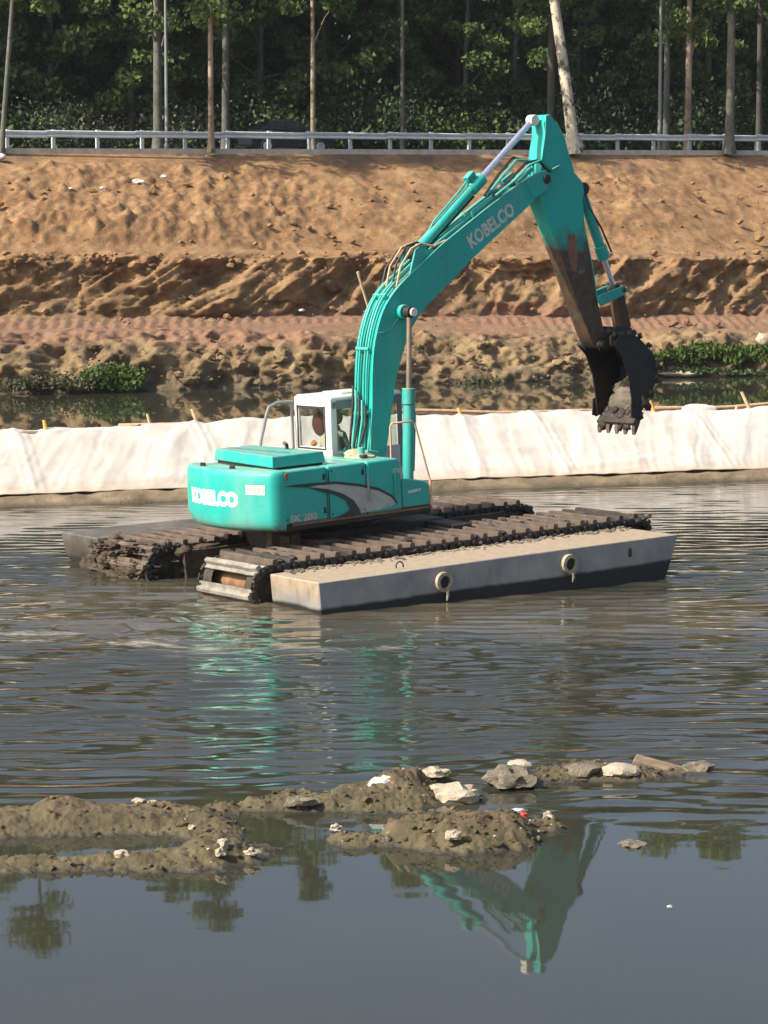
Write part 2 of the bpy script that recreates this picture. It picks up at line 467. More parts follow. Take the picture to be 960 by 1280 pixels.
def water_mat():
    t = NT('murky_river_water')
    v = t.co(space='World'); x, y, z = t.xyz(v)[:3]
    n = t.noise(0.35, 5, 0.6, v)
    c = t.mix(n, (0.026, 0.028, 0.020), (0.040, 0.038, 0.026))
    # silt stirred up round the machine
    def near(cx, cy, rx, ry):
        a = t.math('DIVIDE', t.math('SUBTRACT', x, cx), rx); b = t.math('DIVIDE', t.math('SUBTRACT', y, cy), ry)
        return t.rng(t.math('ADD', t.math('MULTIPLY', a, a), t.math('MULTIPLY', b, b)), 1.0, 0.1)
    silt = t.math('MAXIMUM', near(-3.0, 40.5, 5.5, 4.2), near(2.5, 40.0, 6.0, 3.0))
    silt = t.math('MULTIPLY', silt, t.rng(t.noise(0.5, 5, 0.6, v, 1.0), 0.25, 0.6), True)
    c = t.mix(t.math('MULTIPLY', silt, 0.85), c, (0.105, 0.088, 0.060))
    # thin foam streaks of the wake
    fs = t.noise(1.0, 7, 0.62, t.co((0.35, 1.1, 1), space='World', rot=(0, 0, R(8))), 1.6)
    foam = t.math('MULTIPLY', t.math('MULTIPLY', t.rng(fs, 0.545, 0.64), near(-4.3, 37.6, 4.8, 1.7), True), t.rng(t.noise(6, 4, 0.7, t.co((0.5, 1.6, 1), space='World')), 0.38, 0.62, 0.1, 0.9), True)
    foam2 = t.math('MULTIPLY', t.rng(fs, 0.58, 0.66, 0, 0.6), near(0.3, 37.0, 7.0, 1.0), True)
    foam = t.math('MAXIMUM', foam, foam2)
    c = t.mix(t.math('MULTIPLY', foam, 0.8), c, (0.42, 0.38, 0.31))
    h = t.noise(5, 4, 0.6, t.co((0.6, 1, 1), space='World'))
    calm = t.math('MULTIPLY', t.rng(y, 25.5, 28.5), t.rng(y, 75, 62))
    bp = t.n('ShaderNodeBump'); bp.inputs['Distance'].default_value = 0.02
    t.l(h, bp.inputs['Height']); t.l(t.math('ADD', t.math('MULTIPLY', calm, 0.09), 0.006), bp.inputs['Strength']); t.l(bp.outputs[0], t.b.inputs['Normal'])
    r = t.math('ADD', t.math('MULTIPLY', foam, 0.5), 0.02)
    return t.set(color=c, rough=r, ior=1.40, spec=0.5)
M['water'] = water_mat()

def leaf_mat(name, c1, c2, c3):
    t = NT(name)
    v = t.co(space='World'); n1 = t.noise(0.35, 4, 0.6, v); n2 = t.noise(3.5, 3, 0.6, v)
    c = t.ramp(t.mix(0.5, n1, n2), [(0.35, c1), (0.5, c2), (0.66, c3)])
    out = t.t.nodes['Material Output']
    tl = t.n('ShaderNodeBsdfTranslucent'); t.l(c, tl.inputs[0])
    mx = t.n('ShaderNodeMixShader'); mx.inputs[0].default_value = 0.25
    t.set(color=c, rough=0.65, spec=0.25)
    t.l(t.b.outputs[0], mx.inputs[1]); t.l(tl.outputs[0], mx.inputs[2]); t.l(mx.outputs[0], out.inputs[0])
    return t.m
M['leaf'] = leaf_mat('poplar_leaves', (0.034, 0.066, 0.020), (0.090, 0.140, 0.038), (0.19, 0.25, 0.062))
M['leaf_dark'] = leaf_mat('dark_leaves', (0.025, 0.046, 0.021), (0.055, 0.090, 0.036), (0.11, 0.15, 0.055))
M['leaf_pale'] = leaf_mat('pale_scrub_leaves', (0.06, 0.085, 0.035), (0.15, 0.17, 0.09), (0.32, 0.32, 0.22))
M['grass'] = leaf_mat('bright_waterside_grass', (0.028, 0.055, 0.010), (0.060, 0.105, 0.020), (0.13, 0.17, 0.045))
M['weed'] = leaf_mat('dull_dry_weeds', (0.05, 0.06, 0.025), (0.10, 0.10, 0.05), (0.2, 0.17, 0.1))

def bark(name, c1, c2, spots):
    t = NT(name)
    n = t.noise(1.2, 6, 0.6, t.co((1, 1, 0.5))); f = t.noise(5, 5, 0.7, t.co((1, 1, 0.8)))
    c = t.ramp(n, [(0.35, c1), (0.65, c2)])
    c = t.mix(t.rng(t.noise(2.2, 4, 0.7, t.co((1, 1, 0.7))), 0.54, 0.60, 0, spots), c, (0.07, 0.065, 0.05))
    c = t.mix(t.rng(f, 0.60, 0.66, 0, spots), c, (0.05, 0.04, 0.03))
    t.bump(f, 0.5, 0.03)
    return t.set(color=c, rough=0.9)
M['bark_white'] = bark('white_birch_bark', (0.36, 0.33, 0.25), (0.60, 0.55, 0.44), 0.9)
M['bark_grey'] = bark('grey_green_bark', (0.07, 0.075, 0.06), (0.15, 0.155, 0.125), 0.8)
M['bark_tan'] = bark('tan_peeling_bark', (0.17, 0.125, 0.08), (0.42, 0.34, 0.24), 0.85)
M['bark_dark'] = bark('dark_bark', (0.05, 0.045, 0.035), (0.10, 0.09, 0.07), 0.5)
M['asphalt'] = simple('asphalt', (0.06, 0.06, 0.06), 0.9, var=0.2, scale=3)
M['forest_floor'] = simple('forest_floor', (0.05, 0.045, 0.028), 0.95, var=0.5, scale=0.8, bump=0.6, bd=0.1)
M['car_paint'] = simple('dark_car_paint', (0.02, 0.025, 0.035), 0.25, metal=0.3, var=0.1, bump=0)
M['car_glass'] = simple('car_glass', (0.03, 0.035, 0.04), 0.08, var=0.1, bump=0)
M['car_lamp'] = simple('red_tail_lamp', (0.35, 0.02, 0.01), 0.3, bump=0)

# ================================================================== SETTING
# ---- water: one sheet, really waved where it is near
def water():
    xs = np.concatenate([[-400, -200, -100, -60, -35, -22], np.arange(-14, 14.01, 0.09), [22, 35, 60, 100, 200, 400]])
    ys = np.concatenate([[-20, 0, 10, 14], np.arange(17, 25, 0.1), np.arange(25, 50, 0.048), np.arange(50, 62, 0.08), np.arange(62, 104, 1.0), [110, 130]])
    X, Y = np.meshgrid(xs, ys)
    wx = X + 0.35 * fbm(X * 0.4, Y * 0.4, 3.3, 2); wy = Y + 0.34 * fbm(X * 0.33, Y * 0.4, 9.1, 3)
    h = np.zeros_like(X)
    rs = np.random.RandomState(5)
    for lam, amp, n, sp in ((1.0, 0.0030, 4, .25), (0.52, 0.0074, 7, .21), (0.36, 0.0044, 8, .30), (0.22, 0.0015, 8, .5)):
        for i in range(n):
            a = math.pi / 2 + .06 + rs.uniform(-sp, sp); L = lam * rs.uniform(0.8, 1.25)
            k = 2 * math.pi / L
            ph = rs.uniform(0, 7)
            env = 0.5 + 0.7 * vn(X * 0.30 + 9 * i, Y * 0.5 + 4 * i, lam)
            h += amp * rs.uniform(0.5, 1) * env * np.sin(k * (wx * math.cos(a) + wy * math.sin(a)) + ph)
    gust = 0.88 + 0.8 * fbm(X * 0.12, Y * 0.2, 4.4, 3)
    h = h * gust + 0.005 * fbm(X * 0.6, Y * 2.6, 1.7, 3)
    # calmer close to the camera side behind the mud bars, and in the pond behind the berm
    edge = 25.9 - 0.9 * sst(1.6, 3.0, X) + 0.5 * vn(X * 0.6, 0.3)
    m = 0.02 + 0.98 * sst(0, 2.6, Y - edge)
    m *= 0.7 + 0.3 * sst(27, 33, Y)
    m *= 1 - 0.55 * sst(44, 55, Y)
    berm = 58 + 0.345 * X
    m = np.where(Y > berm + 2, 0.06, m)
    # churned water behind the machine
    d = ((X + 4.0) / 4.2) ** 2 + ((Y - 39.2) / 2.6) ** 2
    churn = np.exp(-d)
    h = h * m * (1 - 0.2 * churn) + churn * 0.06 * fbm(X * 1.3 + 2 * fbm(X, Y, 2), Y * 2.0, 5, 4) * sst(26, 30, Y)
    fall = sst(14.2, 11, np.abs(X)) * sst(17, 19, Y) * sst(62, 60, Y)
    fall = np.where(Y > 62, 0, fall)
    return grid_object('river_water', X, Y, h * fall, M['water'])
water()

# ---- the far bank of cut earth
PROF = [(-6, -3.0, .40, 0), (-1.2, -0.9, .40, 0), (0, 0, .40, 0), (0.8, 0.85, .40, 0), (2.2, 1.38, .40, -.012), (4.4, 1.72, .41, -.015), (8.1, 2.22, .42, -.015),
        (8.6, 2.9, .43, -.013), (9.4, 4.38, .45, -.010), (11.6, 4.74, .47, -.008), (14.1, 5.85, .49, 0), (17.1, 7.15, .51, .005),
        (20.1, 8.2, .53, .01), (22.0, 8.86, .53, .01), (24.0, 8.90, .53, .01)]
BY0 = 95.9
def bank_xyz(X, t):
    """t is the distance along the profile, X the world x; gives y, z before relief, and slope normal"""
    P = np.array(PROF); d = np.concatenate([[0], np.cumsum(np.hypot(np.diff(P[:, 0]), np.diff(P[:, 1])))])
    y = np.interp(t, d, P[:, 0]); z = np.interp(t, d, P[:, 1]); k = np.interp(t, d, P[:, 2]); c = np.interp(t, d, P[:, 3])
    return BY0 + y + k * X, z + c * np.clip(X, -40, 40), d
def bank():
    P = np.array(PROF); d = np.concatenate([[0], np.cumsum(np.hypot(np.diff(P[:, 0]), np.diff(P[:, 1])))])
    D = lambda i: d[i]
    ts = np.concatenate([np.arange(0, D(1), 1.0), np.arange(D(1), D(3), 0.07), np.arange(D(3), D(6), 0.12), np.arange(D(6), D(9), 0.065), np.arange(D(9), D(13), 0.11), np.arange(D(13), D(14) + .01, 0.5)])
    xs = np.concatenate([np.linspace(-130, -21, 60)[:-1], np.arange(-21, 23, 0.105), np.linspace(23, 130, 60)])
    X, T = np.meshgrid(xs, ts)
    Y, Z, _ = bank_xyz(X, T)
    y0 = np.interp(T, d, P[:, 0])
    s = X * 1.1
    face = sst(7.6, 8.5, y0) * (1 - sst(9.7, 11.2, y0))          # the steep cut with bucket grooves
    lowr = sst(-0.8, 0.3, y0) * (1 - sst(3.4, 5.2, y0))           # rubble at the water
    upper = sst(10.8, 12.5, y0) * (1 - sst(19.5, 21.3, y0))
    bench = sst(3.0, 4.5, y0) * (1 - sst(7.2, 8.2, y0))
    # grooves run from upper right to lower left
    g = s - (1.0 + 0.9 * vn(s * .14, 2.2)) * (Z - 3.3) + 0.5 * fbm(s * 0.5, Z * 0.8, 2, 3)
    g1 = ridge(g * 0.62, Z * 0.22, 0.5, 3); g2 = ridge(g * 1.9 + 5, Z * 0.5, 3.5, 3)
    broad = fbm(s * 0.16, Z * 0.1, 8, 3)
    dy = face * (-0.75 * g1 * (0.6 + 1.1 * vn(s * 0.21, 5.5)) - 0.22 * g2 - 0.9 * broad - 0.6 * fbm(s * 0.8, Z * 1.1, 6, 5, .62) - .22 * np.round(2 * fbm(s * .5, Z * .9, 11, 2)) )
    dz = face * (0.15 * g2)
    clod = ridge(X * 1.0, Y * 0.7, Z * 1.3, 5)
    lumps = fbm(X * 0.7, Y * 0.35, Z * 0.9 + 4, 5, 0.6)
    lump2 = np.maximum(0, fbm(X * 1.9, Y * 1.0, Z * 1.5 + 9, 4, 0.6))
    dy += lowr * (-1.3 * lumps - 0.45 * lump2) ; dz += lowr * (0.55 * lumps + 0.25 * lump2) * sst(-0.3, 1.0, y0)
    um = fbm(X * 0.25, Y * 0.14, 3.1, 5, 0.55); rough = sst(-0.25, 0.3, fbm(X * 0.12, Y * 0.12, 7.7, 2))
    dz += upper * (0.42 * um + rough * (0.30 * lump2 + 0.10 * clod + 0.22 * np.maximum(0, fbm(X * 4.5, Y * 2.5, Z * 3, 3))) + 0.05 * fbm(X * 3, Y * 1.5, 2, 3))
    # a long heap of loose fill thrown over the left part of the slope
    heap = np.exp(-((X + 12) / 5.5) ** 2 - ((y0 - 13.2) / 1.7) ** 2) + 0.8 * np.exp(-((X + 5) / 3.0) ** 2 - ((y0 - 14.5) / 1.3) ** 2) + 0.7 * np.exp(-((X - 9) / 5.0) ** 2 - ((y0 - 14.5) / 1.2) ** 2)
    dz += heap * (0.45 + 0.25 * lump2 + 0.1 * clod)
    # tyre tracks pressed across the bench
    dz += bench * (0.035 * np.sign(np.sin(X * 14 + 0.8 * Y)) * sst(0.2, 0.5, np.abs(vn(X * 0.1, y0 * 0.7, 1))) + 0.12 * fbm(X * 0.6, y0 * 1.2, 6, 4))
    dz += 0.04 * fbm(X * 4, Y * 3, Z * 4, 3) * sst(-0.5, 0, y0)
    Y2, Z2 = Y + dy, Z + dz
    top = sst(20.3, 21.6, y0)
    Z2 = Z2 * (1 - top) + Z * top
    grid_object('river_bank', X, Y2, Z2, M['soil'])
bank()
def top_y(x): return BY0 + 22.2 + .53 * x
def top_z(x): return 8.9 + .01 * max(-40, min(40, x))

# ---- road, kerb, forest ground
def strip(name, off0, off1, z_off0, mat, z1=None, x0=-130, x1=130, n=53, thick=None, kind='structure'):
    xs = np.linspace(x0, x1, n)
    rows = []
    zt = np.array([top_z(x) for x in xs]) + z_off0
    if thick:                                   # a real strip with faces
        prof = [(off0, -thick), (off0, 0), (off1, 0), (off1, -thick)]
    else: prof = [(off0, 0), (off1, 0)]
    X = np.array([xs for _ in prof]); Y = np.array([[top_y(x) + p for x in xs] for p, _ in prof]); Z = np.array([zt + q for _, q in prof])
    return grid_object(name, X, Y, Z, mat, kind)
o = strip('roadside_kerb', -0.35, -0.05, 0.13, M['kerb'], thick=0.4); o.data.set_sharp_from_angle(angle=R(40))
strip('road', -0.05, 8.5, -0.01, M['asphalt'], n=60)
def forest_ground():
    xs = np.concatenate([np.linspace(-600, -60, 20), np.linspace(-56, 56, 90), np.linspace(60, 600, 20)])
    offs = np.concatenate([[8.4], np.arange(9, 50, 1.5), [60, 90, 150, 300, 900]])
    X, O = np.meshgrid(xs, offs)
    Y = BY0 + 22.2 + .53 * np.clip(X, -130, 130) + O
    Z = 8.9 + .01 * np.clip(X, -40, 40) + 0.25 * fbm(X * 0.2, Y * 0.2, 1, 3) * sst(9, 12, O) + 0.02
    grid_object('forest_ground', X, Y, Z, M['forest_floor'])
forest_ground()

# ---- guard rail: one thing, each post and each beam length a part
RZ = 0.10
rail = thing('guard_rail', 'long galvanised steel guard rail along the top of the earth bank', 'guard rail', (0, top_y(0) + 0.35, top_z(0)))
RA = math.atan(.53)
def rail_pt(s, off=0, z=0):
    x = s * math.cos(RA); y = s * math.sin(RA)
    return Vector((x - off * math.sin(RA), y + off * math.cos(RA), z + .01 * max(-40, min(40, x))))
pm = MB().box((0, 0, 0.27), (0.14, 0.12, 1.10)).box((0, -0.10, 0.66), (0.17, 0.12, 0.30)).mesh('post')
pm.materials.append(M['galv'])
prof = [(0.0, 0.50), (-0.07, 0.53), (-0.07, 0.60), (-0.01, 0.645), (-0.07, 0.69), (-0.07, 0.76), (0.0, 0.79)]
bmv = MB(); Lb = 4.02
n = len(prof)
vs = [(x, y, z) for x in (0, Lb) for y, z in prof] + [(x, y + 0.02, z) for x in (0, Lb) for y, z in prof]
fs = []
for i in range(n - 1):
    fs.append((i, i + 1, n + i + 1, n + i)); fs.append((2 * n + i + 1, 2 * n + i, 3 * n + i, 3 * n + i + 1))
fs += [(0, n, 3 * n, 2 * n), (n - 1, 3 * n - 1, 4 * n - 1, 2 * n - 1)]
bmv.add(vs, fs); beam_me = bmv.mesh('beam', 60); beam_me.materials.append(M['galv'])
for i in range(-14, 15):
    o = link('beam', beam_me, rail, loc=rail_pt(i * 4.0, -0.2, RZ)); o.rotation_euler = (0, 0, RA)
    for j in (0, 2):
        o = link('post', pm, rail, loc=rail_pt(i * 4.0 + j + 0.35 + random.uniform(-.05, .05), 0, RZ)); o.rotation_euler = (random.uniform(-.02, .02), random.uniform(-.03, .03), RA)

# ---- berm between river and pond, with the white cloth over it
def berm_y(x): return 58 + .345 * x
BP = [(-2.5, -1.2), (-0.6, -0.25), (0, 0.0), (.35, .16), (.9, .27), (1.6, .66), (2.4, 1.08), (3.0, 1.36), (3.5, 1.40), (4.2, 1.15), (5.6, .25), (6.6, -0.2), (8.5, -1.2)]
def berm():
    P = np.array(BP); vs_ = np.concatenate([[-2.5, -1.5], np.arange(-.8, 1.2, .06), np.arange(1.2, 7, .2), [7.6, 8.5]])
    xs = np.concatenate([np.linspace(-120, -14, 30)[:-1], np.arange(-14, 15, .1), np.linspace(15, 120, 30)])
    X, V = np.meshgrid(xs, vs_)
    Z = np.interp(V, P[:, 0], P[:, 1])
    lip = np.exp(-((V - .4) / .5) ** 2)
    Y = berm_y(X) + V + lip * (0.35 * fbm(X * .5, 1.1, 0, 4) + .12 * fbm(X * 2.2, V * 2, 3, 3))
    Z = Z + 0.05 * fbm(X * 1.4, V * 2, 5, 4) * sst(-1, 0.2, V) + lip * .05 * fbm(X * 3, V * 3, 2, 3)
    Z = Z - 0.07 * sst(.45, .8, V) * (1 - sst(3.6, 4.5, V))
    grid_object('earth_berm', X, Y, Z, M['berm'])
berm()
STAKE_X = []
def cloth():
    P = np.array(BP)
    xs = np.concatenate([np.linspace(-60, -13, 60)[:-1], np.arange(-13, 14, .045), np.linspace(14, 60, 60)])
    vs_ = np.concatenate([np.arange(.80, 3.0, .045), np.arange(3.0, 3.95, .05)])
    X, V0 = np.meshgrid(xs, vs_)
    u = (V0 - .8) / 3.15
    Vb = .66 + .08 * fbm(X * .8, 0.3, 0, 3)
    Vt = 3.75 + .22 * fbm(X * .45, 7.7, 0, 3)
    V = Vb + (Vt - Vb) * u
    Z = np.interp(V, P[:, 0], P[:, 1])
    # folds: hanging pleats that fan out from pinned points on the crest, cross creases and sag
    down = 1 - u
    f = X + .55 * (u - .5) * vn(X * .35, 3.3) * 2 + .12 * fbm(X * 1.3, V * 1.5, 4, 3)
    pleat = ridge(f * .75, u * .35, 1.1, 3); fine = ridge(f * 2.3, u * .9, 4.1, 2)
    cross = ridge(X * .35, V * 1.3 + .4 * vn(X * .4, 1), 8.8, 3)
    dz = .040 * pleat + .022 * fine + .035 * cross + .03 * fbm(X * .5, V * .8, 2, 3) + .012 * ridge(f * 5.5, u * 3 + X * .8, 2.2, 3)
    crest = np.exp(-((V - 3.25) / .5) ** 2)
    dz += crest * (.05 * vn(X * .6, 2.2) + .04 * vn(X * 2.3, 8.2)) - crest * .10 * sst(-1, -9, X)
    seam = np.abs(((X + .3 * V) / 3.9 + .35) % 1 - .5) * 3.9
    dz += .022 * np.exp(-(seam / .05) ** 2) + .014 * (seam < .22)
    hem = np.exp(-((V - Vb) / .12) ** 2)
    dz = (dz + .03) * sst(-.05, .22, V - Vb) - .012 + hem * .012 * vn(X * 4, 3)
    Y = berm_y(X) + V - .35 * dz; Z = Z + dz
    o = grid_object('white_cloth', X, Y, Z, M['cloth'], kind=None)
    m = o.modifiers.new('thick', 'SOLIDIFY'); m.thickness = .012; m.offset = -1
    tag(o, 'long white cloth sheet draped over the earth berm in the water', 'cloth')
cloth()
def at(px, py, Y):                               # photo pixel -> point at distance Y
    d = Y / (math.cos(TH) - (py - 640) / F * math.sin(TH))
    return Vector(((px - 480) / F * d, Y, CAM_H + d * (-math.sin(TH) - (py - 640) / F * math.cos(TH))))
def water_pt(px, py, z=0.0):
    k = (-math.sin(TH) - (py - 640) / F * math.cos(TH)); d = (z - CAM_H) / k
    return Vector(((px - 480) / F * d, d * (math.cos(TH) - (py - 640) / F * math.sin(TH)), z))

# stakes along the crest
stakes = [(55, 525, -.15, 0.30, .045, 'wood_yellow', 'short yellow stake poking up at the left end of the white cloth'),
          (184, 517, -.25, .50, .035, 'wood_tan', 'thin tan stake leaning left beside the raft in the pond'),
          (240, 511, -.35, .65, .045, 'wood_tan', 'tall tan stake leaning left behind the raft, nearest the cab'),
          (573, 510, -.3, .45, .045, 'wood_yellow', 'yellow stake leaning left just right of the boom cylinder'),
          (641, 514, -.4, .30, .022, 'wood_tan', 'thinnest tan stake behind the cloth between boom and bucket'),
          (812, 501, -.4, .45, .05, 'wood_yellow', 'yellow stake leaning beside the bucket teeth'),
          (927, 490, -.5, .65, .045, 'wood_tan', 'long tan stake leaning left near the right edge of the pond'),
          (921, 508, .35, .35, .03, 'wood_tan', 'short tan stake crossing under the longest one at right')]
for px, py, lean, ln, r, mt, lab in stakes:
    x = (px - 480) / F * 62; y = berm_y(x) + 3.55 + (0.12 if px == 921 else 0)
    p = at(px, py, y)
    d = Vector((lean * 0.9, 0.05, 1)).normalized()
    tip = p
    foot = tip - d * ((tip.z - 1.05) / d.z)
    m = MB().tube([foot - tip + tip - foot, (tip - foot) * .5 + Vector((.01, 0, 0)), tip - foot], [r * .8, r, r * .9], 8)
    o = m.build('stake', M[mt]); o.location = foot
    tag(o, lab, 'stake', 'stakes along the berm')
def pole(name, a, b, r, mat, lab, cat, grp=None):
    a, b = Vector(a), Vector(b); mid = (a + b) / 2
    pts = [a - mid + (b - a) * t + Vector((0, .02 * math.sin(t * 9), .025 * math.sin(t * 7 + 1))) for t in np.linspace(0, 1, 9)]
    o = MB().tube(pts, [r * (1.1 - .3 * t) for t in np.linspace(0, 1, 9)], 8).build(name, mat); o.location = mid
    return tag(o, lab, cat, grp)
def bp(px, py, v=4.2):
    x = (px - 480) / F * 63; return at(px, py, berm_y(x) + v)
pole('bamboo_pole', bp(505, 519), bp(742, 521), .045, M['wood_dark'], 'dark lower pole lying behind the cloth left of the bucket', 'pole', 'poles lying behind the berm')
pole('bamboo_pole', bp(497, 521, 4.6) + Vector((0, 0, .12)), bp(752, 514, 4.6), .045, M['wood_tan'], 'pale upper pole behind the cloth, from boom cylinder to bucket', 'pole', 'poles lying behind the berm')
pole('bamboo_pole', bp(742, 521), bp(905, 512), .045, M['wood_dark'], 'dark pole behind the cloth just right of the bucket teeth', 'pole', 'poles lying behind the berm')
pole('bamboo_pole', bp(800, 513, 4.5), bp(990, 504, 4.5), .05, M['wood_tan'], 'pale pole running out of the picture at the right end of the cloth', 'pole', 'poles lying behind the berm')
# raft-like timber frame in the pond, left
rf = thing('wooden_raft', 'low timber raft frame lying in the pond behind the white cloth', 'raft', bp(225, 529, 4.6))
rf.location.z = 1.12
for k, (yy, zz) in enumerate(((-.35, .0), (.75, .10))):
    MB().tube([(-1.5, yy, zz), (0, yy, zz + .03), (1.15, yy, zz)], .05, 8).build('side_pole', M['wood_tan' if k else 'kerb'], rf)
for xx in (-1.1, -.2, .6):
    MB().tube([(xx, -.4, .03), (xx + .1, .8, .12)], .035, 6).build('cross_pole', M['wood_dark'], rf)
MB().box((-.2, .2, -.03), (2.2, .9, .05)).build('deck', M['wood_dark'], rf)
p = bp(875, 512, 4.0)
o = MB().lump((0, 0, 0), (.85, .35, .26), 4, .35, 1.6, 3).build('rolled_cloth', M['cloth'], loc=p); tag(o, 'white bundle of rolled cloth on the poles right of the bucket', 'cloth roll')

# ---- mud bars in the foreground (height fields with their feet under water)
BARS = []
def mudbar(name, blobs, seed, res=.017):
    B = []
    for px, py, rx, ry, h in blobs:
        p = water_pt(px, py); s = F / p.y; k = F * CAM_H / p.y ** 2
        B.append((p.x, p.y, rx / s, ry / k, h))
    x0 = min(b[0] - b[2] * 1.5 for b in B); x1 = max(b[0] + b[2] * 1.5 for b in B)
    y0 = min(b[1] - b[3] * 1.6 for b in B); y1 = max(b[1] + b[3] * 1.6 for b in B)
    X, Y = np.meshgrid(np.arange(x0, x1, res), np.arange(y0, y1, res))
    H = np.full_like(X, -.5)
    wx = .10 * fbm(X * 2.0, Y * 2.0, seed, 3); wy = .16 * fbm(X * 2.0 + 40, Y * 2.0, seed, 3)
    wx = wx + .06 * fbm(X * 6, Y * 6, seed + 3, 4, .6); wy = wy + .10 * fbm(X * 5 + 9, Y * 6, seed + 3, 4, .6)
    E = 0
    for bx, by, rx, ry, h in B:
        q2 = ((X + wx - bx) / rx) ** 2 + ((Y + wy - by) / ry) ** 2
        E = E + (h * np.exp(-1.25 * q2 ** 1.4)) ** 2.5
    E = E ** .4
    H = E * .95 - .055
    up = sst(-.05, .04, H)
    crag = ridge(X * 1.7, Y * 3.0, seed, 3)
    cut = ridge(X * 3.4 + .5 * Y, Y * 2.2, seed + 7, 4)
    H = H + up * (.045 * crag * sst(.0, .15, H) - .035 * np.maximum(0, cut) + .07 * fbm(X * 3.0, Y * 5, seed + 2, 6, .66)
                  + .05 * np.maximum(0, fbm(X * 9, Y * 11, seed + 5, 4, .65)) + .022 * fbm(X * 24, Y * 24, seed, 3, .7))
    H = np.where(up < .02, np.minimum(H, -.05), H)
    BARS.append((X[0], Y[:, 0], H))
    return grid_object(name, X, Y, H, M['mudbar'])
def bar_z(x, y):
    z = 0.0
    for xs_, ys_, H in BARS:
        if xs_[0] < x < xs_[-1] and ys_[0] < y < ys_[-1]:
            z = max(z, float(H[np.searchsorted(ys_, y), np.searchsorted(xs_, x)]))
    return z
def on_bar(px, py):
    z = 0.0
    for _ in range(12):
        q = water_pt(px, py, z); z += .5 * (bar_z(q.x, q.y) - z)
    return water_pt(px, py, z)
mudbar('mud_bar', [(20, 1033, 130, 18, .18), (130, 1030, 110, 18, .20), (215, 1029, 80, 16, .21), (265, 1040, 50, 14, .2), (-90, 1032, 120, 20, .22), (90, 1026, 60, 17, .24),
                   (-30, 1084, 110, 12, .13), (60, 1084, 90, 11, .12), (180, 1080, 110, 15, .17), (270, 1068, 62, 20, .23), (325, 1064, 46, 11, .08), (225, 1082, 60, 12, .12)], 1.5)
mudbar('mud_bar', [(280, 1012, 40, 9, .14), (330, 1008, 40, 10, .15), (370, 1005, 46, 12, .19), (415, 1005, 40, 10, .15), (455, 1003, 54, 14, .22), (500, 998, 50, 19, .34), (540, 986, 44, 13, .22), (570, 1000, 46, 10, .12)], 3.5)
mudbar('mud_bar', [(450, 1054, 44, 10, .14), (425, 1048, 20, 8, .1), (520, 1050, 54, 14, .26), (580, 1048, 84, 19, .31), (635, 1048, 44, 14, .26), (672, 1034, 36, 9, .13)], 6.5)
mudbar('mud_bar', [(645, 980, 42, 9, .14), (700, 970, 46, 9, .16), (745, 968, 48, 9, .17), (830, 968, 48, 7, .10), (790, 970, 44, 8, .14), (875, 962, 26, 5, .07)], 8.5)

def rock(px, py, w, h, mat, lab, seed, depth=None, flat=-.35, sub=3, group='stones on the mud bars', name='rock', cat='rock', amp=.75, zoff=0.0, rot=0.0, n_up=None, smooth_ang=28):
    """px, py: the stone's lower edge in the photo, w,h its size in photo pixels"""
    p = on_bar(px, py); s = F / p.y; zoff = p.z + (zoff if zoff < .1 else 0) - .01
    W, Hh = w / s, h / s
    o = MB().lump((0, 0, 0), (W * 1.05, depth or W * .75, Hh * 1.5), seed, amp, 1.7, sub, flat, Matrix.Rotation(rot, 3, 'Y')).build(name, mat, ang=smooth_ang)
    o.location = (p.x, p.y + (depth or W * .75) * .35, zoff + Hh * .18)
    return tag(o, lab, cat, group)
rock(571, 1000, 58, 20, M['stone_pale'], 'large pale tan boulder at the right end of the upper mud mound', 3, .42)
rock(483, 983, 34, 15, M['litter'], 'white jagged lump on top of the upper mud mound', 5, .22, zoff=.2, amp=.8)
rock(545, 978, 30, 11, M['stone_pale'], 'small flat pale stone behind the large tan boulder', 6, .2, zoff=.08)
rock(640, 981, 54, 23, M['stone_grey'], 'big grey angular boulder standing alone in the water, pale on top', 8, .45)
rock(650, 958, 30, 9, M['stone_pale'], 'pale slab lying on the big grey boulder', 9, .22, zoff=.18, amp=.4)
rock(722, 971, 50, 17, M['stone_grey'], 'flat grey stone right of the big grey boulder', 11, .3)
rock(775, 968, 46, 14, M['stone_pale'], 'pale flat stone in the middle of the right-hand row', 12, .35, amp=.4)
rock(772, 970, 50, 17, M['stone_grey'], 'grey stone under the pale flat stone of the right-hand row', 14, .4, zoff=-.03)
rock(873, 965, 40, 13, M['stone_grey'], 'low half-sunk stone at the far right end of the row', 15, .25)
rock(376, 1006, 40, 12, M['stone_grey'], 'greyish stone on the narrow mud strip left of the mound', 16, .2)
rock(480, 1056, 17, 13, M['stone_grey'], 'round grey pebble between the two halves of the lower island', 17, .12)
rock(559, 1038, 16, 9, M['stone_pale'], 'white stone on the lower island, upper of the touching pair', 18, .1, zoff=.20)
rock(566, 1047, 18, 11, M['stone_pale'], 'white stone on the lower island, lower of the touching pair', 19, .1, zoff=.16)
rock(588, 1037, 17, 8, M['stone_pale'], 'white stone right of the touching pair on the lower island', 20, .1, zoff=.20)
rock(601, 1028, 13, 6, M['stone_pale'], 'smallest pale stone at the crest of the lower island', 21, .1, zoff=.24)
rock(421, 1040, 14, 7, M['stone_pale'], 'white stone at the left tip of the lower island', 22, .1, zoff=.03)
rock(686, 1028, 14, 8, M['stone_pale'], 'white stone at the right tip of the lower island', 23, .1, zoff=.05)
rock(278, 1060, 15, 13, M['stone_pale'], 'white stone near the right end of the large mud bar, upper', 24, .1, zoff=.18)
rock(275, 1075, 12, 10, M['stone_pale'], 'white stone near the right end of the large mud bar, lower', 25, .1, zoff=.05)
